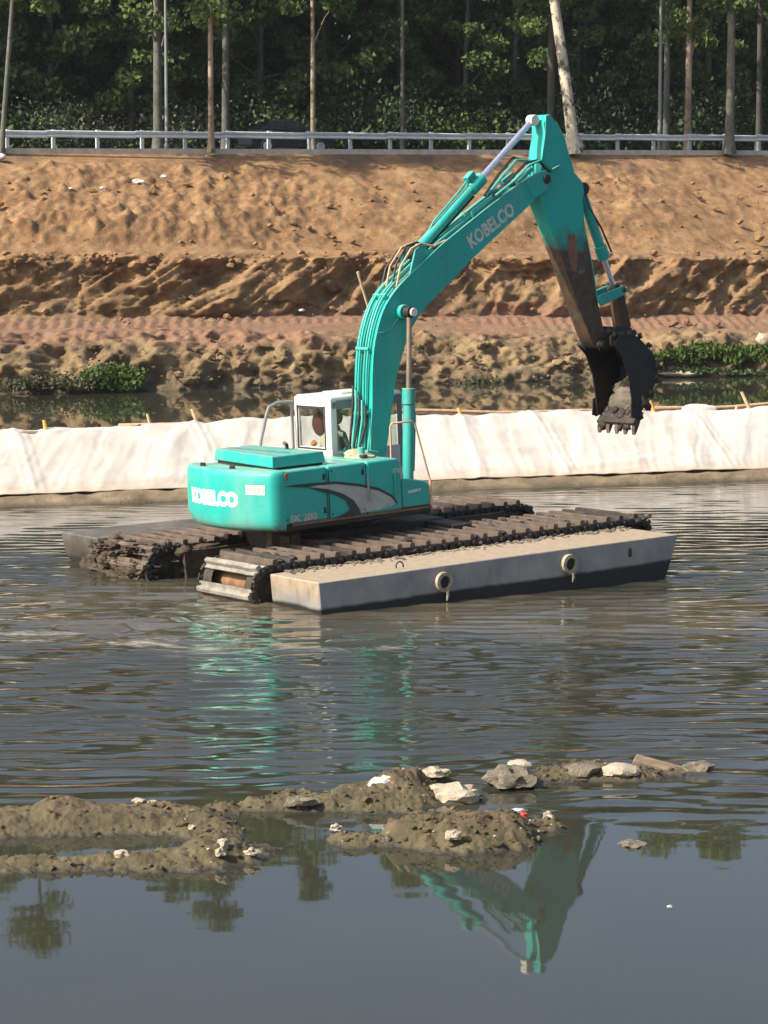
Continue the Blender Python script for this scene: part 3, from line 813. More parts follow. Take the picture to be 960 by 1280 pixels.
rock(314, 1072, 17, 9, M['stone_pale'], 'white stone at the right tip of the large mud bar', 26, .1, zoff=.04)
rock(150, 1070, 18, 7, M['stone_pale'], 'pale slab on the lower ridge of the large mud bar', 27, .14, zoff=.10)
rock(190, 1005, 16, 6, M['stone_pale'], 'pale stone on the back ridge of the large mud bar', 28, .12, zoff=.22)
rock(172, 1003, 18, 6, M['stone_pale'], 'flat pale stone beside another on the back ridge of the mud bar', 29, .12, zoff=.22)
rock(240, 1036, 9, 7, M['stone_pale'], 'tiny pale pebble in the saddle of the large mud bar', 30, .07, zoff=.12)
rock(837, 1134, 6, 4, M['litter'], 'tiny white scrap floating in the calm water', 31, .05, name='litter', cat='litter', group=None)
def bar_grit():
    q = random.Random(8)
    for mt, n, s0, s1 in (('mudbar', 700, .018, .075), ('stone_pale', 60, .012, .03)):
        m = MB(); k = 0
        while k < n:
            xs_, ys_, H = BARS[q.randrange(len(BARS))]
            i = q.randrange(len(xs_)); j = q.randrange(len(ys_))
            if H[j, i] < .012: continue
            sz = q.uniform(s0, s1) ** 1.0 * (q.random() ** .7 + .2); k += 1
            m.lump((xs_[i], ys_[j], H[j, i] + sz * .15), (sz * q.uniform(.9, 1.7), sz * 1.2, sz * q.uniform(.6, 1)), k, .8, 1.8, 1)
        m.build('mud_crumbs' if mt == 'mudbar' else 'gravel_crumbs', M[mt], kind='stuff', ang=25)
bar_grit()
# brown board half in the water
p = water_pt(828, 966); o = MB().box((0, 0, 0), (.62, .2, .06)).build('wooden_board', M['board'], bevel=.008)
o.location = (p.x, p.y + .1, .05); o.rotation_euler = (.15, .22, -.25); tag(o, 'brown board lying half sunk between the right-hand stones', 'board')
# crumpled red and white food carton
p = on_bar(648, 1022); t = thing('crumpled_carton', 'crumpled red and white paper carton on the lower island', 'litter', (p.x, p.y, p.z))
MB().lump((-.015, 0, .05), (.16, .12, .10), 2, .5, 2, 3).build('white_paper', M['litter'], t)
MB().lump((.03, -.03, .025), (.12, .08, .09), 6, .5, 2, 3).build('red_paper', M['litter_red'], t)
# clear plastic bag lying in the shallow water
p = water_pt(790, 1056); o = MB().lump((0, 0, 0), (.28, .30, .10), 6, .8, 2.2, 3).build('plastic_bag', M['stone_grey']); o.location = (p.x, p.y, -.012)
tag(o, 'greyish plastic bag barely above the calm water at right', 'plastic bag')

# ---- litter and stones on the far bank
def bank_at(px, py, lift=0):
    """point of the bank surface seen at this pixel (profile without relief)"""
    best = None
    P = np.array(PROF); d = np.concatenate([[0], np.cumsum(np.hypot(np.diff(P[:, 0]), np.diff(P[:, 1])))])
    for tt in np.linspace(d[2], d[-1], 500):
        Y = BY0 + np.interp(tt, d, P[:, 0]); x = 0
        for _ in range(3):
            x = (px - 480) / F * (Y + 0); Y = BY0 + np.interp(tt, d, P[:, 0]) + np.interp(tt, d, P[:, 2]) * x
        z = np.interp(tt, d, P[:, 1]) + np.interp(tt, d, P[:, 3]) * x
        e = abs(270 + (CAM_H - z) / Y * F - py)
        if best is None or e < best[0]: best = (e, Vector((x, Y, z + lift)))
    return best[1]
for i, (px, py, w, lab) in enumerate([(3, 204, .55, 'white bag at the top of the bank by the left edge'), (176, 236, .5, 'largest white scrap on the upper slope at left'),
        (207, 229, .28, 'small white scrap just above the largest one on the slope'), (131, 243, .26, 'small white scrap left of the largest one on the slope'),
        (377, 395, .22, 'white scrap on the bench left of the boom'), (91, 244, .2, 'pinkish pale scrap farthest left in the row on the slope')]):
    p = bank_at(px, py, .25)
    o = MB().lump((0, 0, 0), (w, w * .8, w * .5), 40 + i, .7, 1.6, 3).build('litter', M['litter'], loc=p)
    tag(o, lab, 'litter', 'white litter on the bank')
def clods():
    m = MB(); rs = random.Random(3)
    for i in range(900):
        px = rs.uniform(-60, 1020); zone = rs.random()
        py = rs.uniform(432, 484) if zone < .25 else (rs.uniform(318, 335) if zone < .55 else (rs.uniform(385, 410) if zone < .65 else rs.uniform(225, 312)))
        p = bank_at(px, py, .05) 
        s = (.07 + .34 * rs.random() ** 2.5) * (1.2 if zone < .45 else .9)
        m.lump(p + Vector((0, -.2, .06)), (s * rs.uniform(.8, 1.5), s, s * rs.uniform(.5, .9)), i, .7, 1.5, 1)
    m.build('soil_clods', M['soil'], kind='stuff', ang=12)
clods()
for i, (px, py, w, h, lab) in enumerate([(848, 470, 1.7, .32, 'pale flat slab under the grass on the right of the bank'), (940, 452, .9, .5, 'grey boulder beside the grass at the right edge of the bank'),
        (956, 428, .8, .45, 'pale boulder above the grass at the right edge of the bank')]):
    p = bank_at(px, py, .15); o = MB().lump((0, 0, 0), (w, w * .6, h), 60 + i, .5, 1.3, 3).build('rock', M['stone_grey' if i == 1 else 'stone_pale'], loc=p)
    tag(o, lab, 'rock', 'rocks at the foot of the far bank')

# ---- greenery at the foot of the bank
def leaf_quads(P, size, seed, upright=0.0):
    rs = np.random.RandomState(seed); n = len(P)
    a = rs.normal(size=(n, 3)); a /= np.linalg.norm(a, axis=1)[:, None]
    b = rs.normal(size=(n, 3)); 
    if upright: a[:, 2] *= (1 - upright); b = b * (1 - upright) + np.array([0, 0, 1.0]) * upright
    b = b - a * (a * b).sum(1)[:, None]; b /= np.linalg.norm(b, axis=1)[:, None]
    a /= np.linalg.norm(a, axis=1)[:, None]
    s = size * rs.uniform(.6, 1.4, (n, 1)); w = a * s * .32; h = b * s * (1 + upright) * .5
    fold = np.cross(a, b) * s * .12
    return np.stack([P - h, P + w + fold, P + h, P - w + fold], 1)
def foliage(name, mat, c, r, n, size, seed, clumps=14, upright=0.0, kind=None):
    rs = np.random.RandomState(seed)
    cc = rs.uniform(-1, 1, (clumps, 3)); cc[:, 2] = np.abs(cc[:, 2]) * .8; cc *= np.array(r) * .75
    k = rs.randint(0, clumps, n); d = rs.normal(size=(n, 3)) * np.array(r) * .26
    P = cc[k] + d; P[:, 2] = np.abs(P[:, 2])
    me = quads_mesh(name, leaf_quads(P, size, seed + 1, upright), mat)
    return link(name, me, kind=kind, loc=c)
def bush(px, py, r, n, size, mat, lab, seed, cat='shrub', grp='shrubs at the foot of the far bank'):
    p = bank_at(px, py, -.05); p.y -= .6
    tag(foliage('shrub', mat, p, r, n, size, seed), lab, cat, grp)
bush(140, 482, (.9, .55, .75), 1800, .15, M['grass'], 'bright green shrub at the waterline of the far bank, darkest and lowest', 1)
bush(160, 470, (.75, .5, .55), 1200, .14, M['grass'], 'bright green shrub on the far bank just left of centre, highest', 2)
bush(122, 474, (.5, .4, .5), 700, .12, M['grass'], 'small yellow-green shrub left of the bright waterline shrubs', 3)
bush(98, 484, (.6, .4, .6), 500, .13, M['weed'], 'dull olive weeds left of the green waterline shrubs', 4)
bush(60, 482, (.9, .4, .6), 600, .14, M['weed'], 'dull olive weeds hanging over the water at left', 5)
bush(15, 484, (.8, .4, .6), 500, .14, M['weed'], 'dull weeds at the waterline by the left edge', 6)
bush(600, 478, (.8, .4, .45), 400, .14, M['weed'], 'sparse dark weeds at the waterline behind the boom cylinder', 7)
def grass_patch():
    rs = np.random.RandomState(11); P = []
    for i in range(4200):
        px = rs.uniform(812, 1010); u = (px - 812) / 148
        top = 440 - 6 * math.sin(u * 3) + 7 * vn(px * .04, 3.3); bot = 452 + 6 * vn(px * .06, 9.1) + 4 * u
        top = min(top + 24 * math.exp(-((px - 812) / 22) ** 2), bot - 4)
        P.append((px, rs.uniform(top, bot)))
    Q = {}
    pts = []
    for px, py in P:
        k = (round(px / 6), round(py / 2))
        if k not in Q: Q[k] = bank_at(k[0] * 6, k[1] * 2, .1)
        q = Q[k]; pts.append((q.x + rs.uniform(-.12, .12), q.y - .45 + rs.uniform(-.35, .35), q.z + rs.uniform(-.02, .16)))
    me = quads_mesh('grass_patch', leaf_quads(np.array(pts), .17, 12, .35), M['grass'])
    link('grass_patch', me, kind='stuff')
grass_patch()
bush(865, 462, (1.3, .3, .22), 350, .14, M['leaf_dark'], 'dark leafy tangle hanging under the grass at right', 8)  # dark-coloured foliage along the lower edge of the grass
bush(930, 464, (1.0, .3, .22), 300, .14, M['leaf_dark'], 'dark tangle hanging under the grass by the right edge', 9)

# ================================================================== TREES
def crown_mesh(name, mat, seed, rx, ry, h, n, size, base=0.0, clumps=40):
    rs = np.random.RandomState(seed)
    u = rs.uniform(0, 1, clumps); ang = rs.uniform(0, 2 * math.pi, clumps)
    z = base + u * (h - base); rad = np.sqrt(rs.uniform(0.05, 1, clumps)) * np.interp(u, [0, .25, .7, 1], [.6, 1, .8, .25])
    cc = np.stack([np.cos(ang) * rad * rx, np.sin(ang) * rad * ry, z], 1)
    cs = rs.uniform(.35, .8, clumps)
    k = rs.randint(0, clumps, n)
    d = rs.normal(size=(n, 3)); d /= np.linalg.norm(d, axis=1)[:, None]; d *= (rs.uniform(0, 1, (n, 1)) ** .4)
    P = cc[k] + d * cs[k][:, None] * np.array([1.25, 1.25, .8])
    return quads_mesh(name, leaf_quads(P, size, seed + 1), mat), cc
def trunk_mb(h, r0, r1, bend, seed, boughs=None, lean=(0, 0)):
    rs = random.Random(seed); m = MB(); pts = []; rad = []
    N = 16
    for i in range(N + 1):
        t = i / N
        pts.append(Vector((lean[0] * t + bend * math.sin(t * 5 + seed) * t, lean[1] * t + bend * .5 * math.cos(t * 4 + seed) * t, h * t)))
        rad.append(r0 * (1 - t) + r1 * t + r0 * .5 * max(0, .06 - t) / .06)
    m.tube(pts, rad, 10)
    if boughs is not None:
        for c in boughs:
            c = Vector(c); t = min(.95, max(.25, (c.z - 1.2) / h)); i = int(t * N)
            a = pts[i]; r = rad[i] * .4
            mid = a.lerp(c, .5) + Vector((0, 0, .25))
            m.tube([a, mid, c], [r, r * .6, r * .2], 5)
    return m
protos = []
for k in range(5):
    mt = M['leaf'] if k % 2 == 0 else M['leaf_dark']
    h = 13 + k * .6; base = (1.2, .6, 2.2, .8, 1.6)[k]
    cm, cc = crown_mesh('crown', mt, 20 + k, 2.7, 2.7, h, 13000, .31, base, 60)
    tm = trunk_mb(h * .92, .19, .05, .18, k, cc[:14]).mesh('trunk'); tm.materials.append(M[('bark_grey', 'bark_dark')[k % 2]])
    protos.append((tm, cm))
def ground_z(x): return top_z(x) + .02
kinds = ['loose mid-green roadside tree', 'dense dark tree', 'tall green poplar', 'dense dark broad tree', 'tall green tree']
rs = random.Random(12)
tcount = 0
FL = [p[0] for p in []]
def put_tree(x, off, k, sc, rz, lab, front=False):
    t = thing('broadleaf_tree', lab, 'tree', (x, top_y(x) + off, ground_z(x)), (0, 0, rz), 'trees of the wood beyond the road')
    t.scale = (sc, sc, sc * rs.uniform(.95, 1.12))
    link('trunk', protos[k][0], t); link('crown', protos[k][1], t)
    return t
rows = [(11.5, 3.1, 'front row'), (15.5, 3.2, 'second row'), (20.0, 3.4, 'third row'), (26, 4.2, 'back row')]
for ri, (off, sp, rname) in enumerate(rows):
    half = 27 + ri * 1.5; n = int(2 * half / sp) + 1
    for i in range(n):
        x = -half + sp * i + rs.uniform(-.7, .7)
        k = rs.choice((0, 1, 2, 3, 4) if ri else (0, 2, 4, 2, 4))
        put_tree(x, off + rs.uniform(-1.2, 1.2), k, rs.uniform(.85, 1.15), rs.uniform(0, 6), 'leafy tree of the dark wood beyond the road, in its %s' % rname)
def wood():
    # a far-off wood closing the gaps between the nearer trees
    rs2 = np.random.RandomState(3); n = 130000
    x = rs2.uniform(-110, 110, n); off = rs2.uniform(32, 42, n)
    hmax = 11 + 3 * vn(x * .12, off * .1) + 1.5 * vn(x * .5, 3.0)
    z = rs2.uniform(0, 1, n) ** .8 * hmax
    keep = fbm(x * .35, z * .35, off * .2, 3) > -.22
    P = np.stack([x, BY0 + 22.2 + .53 * x + off, 8.9 + z], 1)[keep]
    link('distant_wood', quads_mesh('distant_wood', leaf_quads(P, .55, 9), M['leaf_dark']), kind='stuff')
wood()
# under-storey behind the road
bsh = [quads_mesh('roadside_bush', leaf_quads((lambda r: (r.normal(size=(2600, 3)) * np.array([.9, .7, .55]) + np.array([0, 0, .9])) * [1, 1, 1])(np.random.RandomState(70 + i)), .2, 80 + i), M[('leaf_dark', 'leaf', 'leaf_pale')[i]]) for i in range(3)]
nb = 0
for i in range(30):
    x = -19.5 + i * 1.37 + rs.uniform(-.4, .4); pale = (-15.5 < x < -8.3) and rs.random() < .75  # lighter leaf colours for most bushes in this left stretch
    j = 2 if pale else rs.choice((0, 0, 1))
    o = link('roadside_bush', bsh[j]); o.location = (x, top_y(x) + 9.6 + rs.uniform(-.5, 1.4), ground_z(x)); o.rotation_euler = (0, 0, rs.uniform(0, 6)); s = rs.uniform(.7, 1.25); o.scale = (s, s, s * rs.uniform(.8, 1.5))
    tag(o, '%s low bush under the trees beyond the guard rail' % ('dark', 'green', 'pale dusty')[j], 'bush', 'bushes beyond the guard rail')
# single trunks that stand out against the wood
def stem_tree(px, off, w, mat, lab, lean=0.0, crown=True, name='slim_tree', bend=.05, h=15, kk=2, crz=5.2):
    x = (px - 480) / F * (top_y(0) + 6)
    for _ in range(4): x = (px - 480) / F * (top_y(x) + off)
    Y = top_y(x) + off; r = w * .86 / F * Y / 2
    t = thing(name, lab, 'tree', (x, Y, top_z(x) - (.05 if off < .3 else 0)), (0, 0, 0), 'trunks standing out against the wood')
    cm, cc = crown_mesh('crown', M['leaf'], 300 + int(px), 1.9, 1.9, h + 1, 4200, .26, crz + (int(px) % 5) * .5, 34)
    cc[:, 0] += lean * cc[:, 2] / h; 
    m = trunk_mb(h, r * 1.08, r * .5, bend, int(px) % 17, cc[:8], (lean, 0)); m.build('trunk', mat, t)
    c = link('crown', cm, t); c.location = (lean * .8, 0, 0)
    return t
stem_tree(716, -.75, 17, M['bark_white'], 'white-barked birch leaning left in front of the guard rail behind the stick', lean=-2.0, bend=.14)
stem_tree(908, -.7, 13, M['bark_grey'], 'grey trunk with pale foot in front of the rail near the right edge', bend=.03)
stem_tree(266, -.7, 8, M['bark_tan'], 'slim pale trunk just in front of the rail at left', bend=.03)
stem_tree(856, 1.4, 10, M['bark_tan'], 'straight tan and white trunk just behind the rail at right', bend=.03)
stem_tree(829, 3.0, 9, M['bark_grey'], 'grey trunk directly right of the lamp post', bend=.04)
stem_tree(686, 2.6, 11, M['bark_dark'], 'dark grey trunk behind the top of the excavator stick', bend=.06)
stem_tree(944, 5.0, 9, M['bark_dark'], 'dim brown trunk nearest the right edge', bend=.05)
stem_tree(200, 4.0, 13, M['bark_grey'], 'thick grey trunk left of the thin pale pole', bend=.06)
stem_tree(284, 4.5, 11, M['bark_grey'], 'thick grey trunk right of the slim pale trunk at left', bend=.1)
stem_tree(392, 1.6, 7, M['bark_tan'], 'slim pale trunk behind the rail beside the parked car', bend=.03)
stem_tree(503, 1.8, 6, M['bark_grey'], 'thinnest trunk behind the rail left of the boom tip', bend=.04)
stem_tree(6, -.5, 7, M['bark_grey'], 'thin leaning trunk at the left edge of the picture', lean=1.3, bend=.05)

def lamp_post(px, off, r, lab, head=True):
    x = 0
    for _ in range(5): x = (px - 480) / F * (top_y(x) + off)
    t = thing('street_lamp', lab, 'street lamp', (x, top_y(x) + off, top_z(x)), (0, 0, 0), 'grey lamp posts at the roadside')
    MB().tube([(0, 0, 0), (0, 0, 4), (0, 0, 9)], [r, r * .85, r * .6], 10).build('pole', M['grey_paint'], t)
    MB().tube([(0, 0, 0), (0, 0, .35)], [r * 1.5, r * 1.5], 10).build('pole_base', M['grey_paint'], t)
    MB().tube([(0, 0, 8.9), (.1, .5, 9.3), (.3, 1.6, 9.5)], r * .45, 8).build('arm', M['grey_paint'], t)
    MB().box((.36, 1.95, 9.5), (.22, .7, .12)).build('lamp_head', M['grey_paint'], t, bevel=.03)
lamp_post(821, .9, .095, 'grey lamp post behind the guard rail at right')
lamp_post(211, .9, .08, 'thin pale grey lamp post behind the guard rail at left')

# ---- dark car parked on the road behind the rail
def car():
    x = 0
    for _ in range(5): x = (358 - 480) / F * (top_y(x) + 3.2)
    t = thing('parked_car', 'dark car parked on the road behind the guard rail', 'car', (x, top_y(x) + 3.2, top_z(x)), (0, 0, RA))
    side = [(-2.1, .35), (-2.15, .75), (-2.0, .98), (-1.35, 1.02), (1.0, .98), (2.0, .8), (2.15, .6), (2.12, .33), (1.75, .26), (-1.8, .26)]
    MB().prism(side, -.86, .86).build('body', M['car_paint'], t, bevel=.07, seg=3)
    MB().prism([(-1.55, 1.0), (-1.05, 1.42), (-.4, 1.49), (.3, 1.45), (1.05, .98)], -.70, .70).build('cabin', M['car_paint'], t, bevel=.06, seg=3)
    for s in (-1, 1):
        MB().prism([(-1.3, 1.05), (-1.0, 1.35), (-.4, 1.41), (-.4, 1.05)], s * .705 - .004, s * .705 + .004).build('window', M['car_glass'], t)
        MB().prism([(-.3, 1.05), (-.3, 1.41), (.25, 1.38), (.8, 1.05)], s * .705 - .004, s * .705 + .004).build('window', M['car_glass'], t)
        MB().box((-2.13, s * .62, .78), (.06, .3, .14)).build('tail_light', M['car_lamp'], t)
        MB().box((2.08, s * .6, .66), (.12, .32, .14)).build('headlight', M['chrome'], t)
        for wx in (-1.3, 1.32):
            w = MB().tube([(wx, s * .70, .32), (wx, s * .88, .32)], .32, 20).build('wheel', M['rubber'], t, bevel=.03)
            MB().tube([(wx, s * .86, .32), (wx, s * .895, .32)], .2, 14).build('rim', M['galv'], w)
car()

# ================================================================== THE EXCAVATOR ON ITS PONTOONS
# chassis axes: x forward, y left, z up, origin on the deck at the rear outer corner of the near float
RC = Matrix(((0.8223534, -0.5678237, -0.0362088), (0.5679356, 0.8230330, -0.0081157), (0.0344093, -0.0138903, 0.9993113)))
OC = Vector((-1.013095, 40.22972, 0.492611))
BASE = Vector((3.64, 3.95, -0.75))
ex = thing('amphibious_excavator', 'turquoise excavator with raised boom on muddy tracked pontoons in the river', 'excavator', OC + RC @ BASE)
ex.rotation_mode = 'QUATERNION'; ex.rotation_quaternion = RC.to_quaternion()
HC = Vector((3.0837, 3.9533, 0)); HY = R(4.495)

def C(mb, name, mat, parent=None, **kw):        # a part given in chassis axes
    o = mb.build(name, mat, parent or ex, **kw)
    if not parent: o.location = -BASE
    return o
def Hh(mb, name, mat, parent=None, **kw):       # a part given in the axes of the slewing house
    o = mb.build(name, mat, parent or ex, **kw)
    if not parent: o.location = HC - BASE; o.rotation_euler = (0, 0, HY)
    return o

# ---- outer floats
fl = [(0, 0), (3.6, .012), (7.285, 0), (7.09, -.5), (6.85, -1.0), (.35, -1.0), (.03, -.5)]
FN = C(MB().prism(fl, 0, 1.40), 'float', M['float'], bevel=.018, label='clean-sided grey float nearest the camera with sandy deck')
for x, z in ((2.35, -.25), (4.9, -.24)):
    b = MB()
    N = 20
    ring = []
    for k in range(N):
        a = 2 * math.pi * k / N
        ring.append((math.cos(a), math.sin(a)))
    vs = []
    for (r, y) in ((.165, .01), (.16, -.085), (.105, -.09), (.10, .0)):
        vs += [(x + c * r, y, z + s_ * r) for c, s_ in ring]
    fs = []
    for j in range(3):
        for k in range(N): fs.append((j * N + k, j * N + (k + 1) % N, (j + 1) * N + (k + 1) % N, (j + 1) * N + k))
    b.add(vs, fs)
    pb = b.build('pipe_stub', M['ring'], FN, ang=40)
    MB().tube([(x, -.03, z), (x, -.034, z)], .10, 16).build('pipe_hole', M['dark'], FN)
    MB().tube([(x + .02, -.10, z - .15), (x + .03, -.10, z - .22), (x + .02, -.08, z - .30)], [.025, .028, .010], 6).build('drip_plug', M['ring'], FN)
MB().box((6.21, -.012, -.19), (.06, .03, .15)).build('slot', M['dark'], FN, bevel=.01)
MB().tube([(1.68 + .07 * math.cos(a), .21, .055 + .07 * math.sin(a)) for a in np.linspace(-.4, math.pi + .4, 12)], .012, 6).build('lifting_eye', M['rubber'], FN)
for x in (2.4, 4.9):      # weld seams across the hull plates
    MB().prism([(x - .008, .0), (x + .008, .0), (x + .008, -.5), (x - .008, -.5)], -.006, .3).build('weld_seam', M['float'], FN)
FF = C(MB().prism([(-.30, .16), (7.1, .06), (6.9, -.5), (6.6, -1.0), (.45, -1.0), (-.22, -.26)], 6.55, 7.90), 'float', M['far_float'], bevel=.03, label='far mud-caked float with a raked end')
# sandy spill along the near float deck beside the track
def deck_grit(y0, y1, seed, n, mat, x0=.2, x1=7.3):
    m = MB(); q = random.Random(seed)
    for i in range(n):
        s = q.uniform(.02, .07); m.lump((q.uniform(x0, x1), q.triangular(y0, y1, y1), .012), (s * 1.6, s * 1.2, s * .8), i, .5, 1.5, 1)
    return C(m, 'deck_grit', mat, kind='stuff', ang=20)
deck_grit(.95, 1.42, 2, 260, M['stone_grey'])

# ---- track pontoon hulls between the chains
for y0, y1 in ((1.52, 3.02), (4.86, 6.42)):
    C(MB().prism([(.25, .02), (7.5, .02), (7.3, -.5), (7.0, -.95), (.5, -.95), (.28, -.4)], y0, y1), 'pontoon_hull', M['mud_dark'], bevel=.02)
C(MB().prism([(.36, .03), (7.2, .03), (7.0, -.9), (.42, -.9)], 4.70, 4.79), 'side_skirt', M['mud_brown'], bevel=.012)
C(MB().prism([(.40, .03), (7.2, .03), (7.0, -.9), (.46, -.9)], 3.10, 3.16), 'side_skirt', M['mud_brown'], bevel=.012)

RZC, RR, X0, X1 = -.25, .34, .08, 7.62
def loop(s):
    """point and tangent angle on the track loop"""
    L = X1 - X0; A = math.pi * RR; T = 2 * L + 2 * A; s %= T
    if s < L: return X0 + s, RZC + RR, 0.0
    s -= L
    if s < A: a = s / RR; return X1 + RR * math.sin(a), RZC + RR * math.cos(a), -a
    s -= A
    if s < L: return X1 - s, RZC - RR, -math.pi
    s -= L
    a = s / RR; return X0 - RR * math.sin(a), RZC - RR * math.cos(a), -math.pi - a
TL = 2 * (X1 - X0) + 2 * math.pi * RR
def cleat_mesh(w, seed):
    # hollow-bar grouser on a thin foot, a little battered
    q = random.Random(seed)
    pr = [(-.115, 0), (-.115, .018), (-.05, .024), (-.043, .094), (-.028, .105), (.028, .105), (.043, .094), (.05, .024), (.115, .018), (.115, 0)]
    m = MB(); n = len(pr); K = 7; vs = []
    for i in range(K):
        y = -w / 2 + w * i / (K - 1)
        jz = q.uniform(-.007, .007); jx = q.uniform(-.008, .008)
        vs += [(x + jx, y, z + (jz if z > .02 else 0)) for x, z in pr]
    fs = [tuple(range(n)), tuple(range(K * n - 1, (K - 1) * n - 1, -1))]
    for i in range(K - 1):
        for k in range(n): fs.append((i * n + (k + 1) % n, i * n + k, (i + 1) * n + k, (i + 1) * n + (k + 1) % n))
    return m.add(vs, fs).mesh('cleat', 30)
CL = {}
for mk in ('cleat', 'cleat_grey', 'mud_dark'):
    CL[mk] = []
    for i in range(3):
        me = cleat_mesh(1.60, i); me.materials.append(M[mk]); CL[mk].append(me)
def track(yc, seed, far):
    q = random.Random(seed)
    t = MB(); N = 150; vs = []; 
    for i in range(N):                      # muddy chain bed that carries the cleats
        x, z, a = loop(TL * i / N)
        for y in np.linspace(-.76, .76, 7):
            e = .018 * vn(x * 7 + z * 5, y * 6, seed)
            vs.append((x + (e - .01) * math.sin(-a), yc + y, z + (e - .01) * math.cos(a)))
    fs = [(i * 7 + k, i * 7 + k + 1, ((i + 1) % N) * 7 + k + 1, ((i + 1) % N) * 7 + k) for i in range(N) for k in range(6)
          if not (135 <= (i * 150 // N) <= 149 and 1 <= k <= 4)]
    tr = C(t.add(vs, fs), 'track', M['mud_dark'], ang=None)
    n = 58
    SKIP = (56,)
    for i in range(n):
        s = TL * i / n + .10 + (.16 if (i == 55 and not far) else 0)
        x, z, a = loop(s)
        if not far and i in SKIP: continue
        washed = (not far) and x < .1 and -.55 < z < .20
        me = CL['cleat_grey' if washed else ('cleat' if q.random() < .8 else 'mud_dark')][q.randrange(3)]
        o = link('cleat', me, tr, loc=(x + q.uniform(-.01, .01), yc + q.uniform(-.02, .02), z))
        o.rotation_euler = (q.uniform(-.008, .008), -a + q.uniform(-.05, .05), q.uniform(-.02, .02))
    for ye in (-.80, .80):                  # chain links along both edges
        m = MB(); K = 116
        for i in range(K):
            x, z, a = loop(TL * i / K)
            m.box((x - .03 * math.sin(-a) * 0, yc + ye, z - .02), (.115, .035 if i % 2 else .06, .11), Matrix.Rotation(-a, 3, 'Y'))
            if i % 2: m.tube([(x, yc + ye - .05, z - .02), (x, yc + ye + .05, z - .02)], .035, 6)
        m.build('chain', M['dark'], tr, kind='stuff')
    for xc in (X0, X1):                     # toothed sprocket wheels
        for ye in (-.72, .72):
            m = MB(); N = 36; o2 = []
            for k in range(N):
                a = 2 * math.pi * k / N; r = .30 if k % 3 == 0 else .235
                o2.append((xc + r * math.cos(a), RZC + r * math.sin(a)))
            m.prism(o2, yc + ye - .02, yc + ye + .02)
            m.tube([(xc, yc + ye - .06, RZC), (xc, yc + ye + .06, RZC)], .10, 14)
            for k in range(6):
                a = k * math.pi / 3; m.tube([(xc + .17 * math.cos(a), yc + ye - .035, RZC + .17 * math.sin(a)), (xc + .17 * math.cos(a), yc + ye + .035, RZC + .17 * math.sin(a))], .025, 6)
            m.build('sprocket', M['mud_dark'], tr)
        MB().tube([(xc, yc - .72, RZC), (xc, yc + .72, RZC)], .15, 18).build('drive_drum', M['rust'], tr)
    return tr
TN = track(2.30, 3, False); TF = track(5.65, 8, True)
# caked mud on the far track and clods between the near cleats
def mud(name, boxes, seed, mat, parent=None, soft=False):
    m = MB(); q = random.Random(seed)
    for (x0, x1, y0, y1, z0, z1, n, s0, s1) in boxes:
        for i in range(n):
            s = q.uniform(s0, s1)
            m.lump((q.uniform(x0, x1), q.uniform(y0, y1), q.uniform(z0, z1)), (s * q.uniform(.8, 1.5), s * q.uniform(.8, 1.6), s * q.uniform(.4, .8)), i + seed, .62 if soft else .75, 1.9 if soft else 1.6, 3 if soft and s > .2 else 2)
    return C(m, name, mat, kind='stuff', ang=None if soft else 30)
def mud_mass():
    m = MB(); q = random.Random(21)
    for (x, y, z, sx, sy, sz) in [(-.18, 5.25, -.38, .55, .7, .5), (-.15, 5.75, -.42, .6, .8, .45), (-.12, 6.3, -.35, .6, .8, .5), (.0, 6.75, -.32, .6, .6, .5), (.05, 6.55, .0, .7, .7, .3),
                                   (-.05, 6.05, -.02, .6, .6, .3), (.1, 5.4, .08, .7, .6, .16), (.7, 6.0, .10, 1.1, .7, .13), (1.4, 5.3, .10, 1.1, .7, .12), (2.2, 6.1, .10, 1.2, .6, .12), (.0, 6.3, -.62, .9, 1.5, .25)]:
        m.lump((x, y, z), (sx, sy, sz), q.random() * 50, .95, 3.0, 4)
    C(m, 'caked_mud', M['mud_brown'], kind='stuff', ang=55)
mud_mass()
mud('caked_mud', [(-.45, .2, 5.0, 6.8, -.6, .1, 170, .03, .10), (.1, 3.0, 4.95, 6.4, .10, .15, 90, .05, .14)], 5, M['mud_brown'])
mud('caked_mud', [(-.15, .5, 4.84, 5.05, -.6, .15, 40, .08, .2), (.2, 7.2, 1.50, 1.62, .0, .06, 90, .05, .14), (7.3, 8.0, 1.6, 2.9, -.4, -.1, 20, .1, .25), (.3, 7.3, 1.6, 3.0, .10, .15, 110, .06, .2),
                  (7.5, 8.02, 1.50, 1.9, -.12, .12, 16, .08, .18)], 9, M['mud_dark'])
C(MB().box((.75, 4.95, -.02), (.8, .3, .1)).lump((.42, 4.84, .0), (.35, .3, .22), 3, .5, 2, 2).lump((.9, 4.86, .04), (.7, .3, .12), 8, .5, 2, 2), 'mud_ledge', M['mud_brown'], bevel=.02)

# ---- centre frame and slew ring
cf = MB()
for x in (1.9, 4.6): cf.box((x, 3.95, .13), (.42, 2.9, .24))
cf.box((3.2, 3.95, .13), (3.2, 1.3, .30)); cf.box((3.2, 3.95, -.15), (4.4, 1.3, .3))
C(cf, 'centre_frame', M['mud_dark'], bevel=.02)
C(MB().tube([(HC.x, HC.y, .2), (HC.x, HC.y, .47)], .62, 32), 'slew_ring', M['dark'], bevel=.01)
C(MB().box((1.15, 3.1, .22), (.16, .16, .42)).box((1.5, 2.95, .2), (.12, .12, .35)), 'ladder_post', M['mud_brown'], bevel=.01)

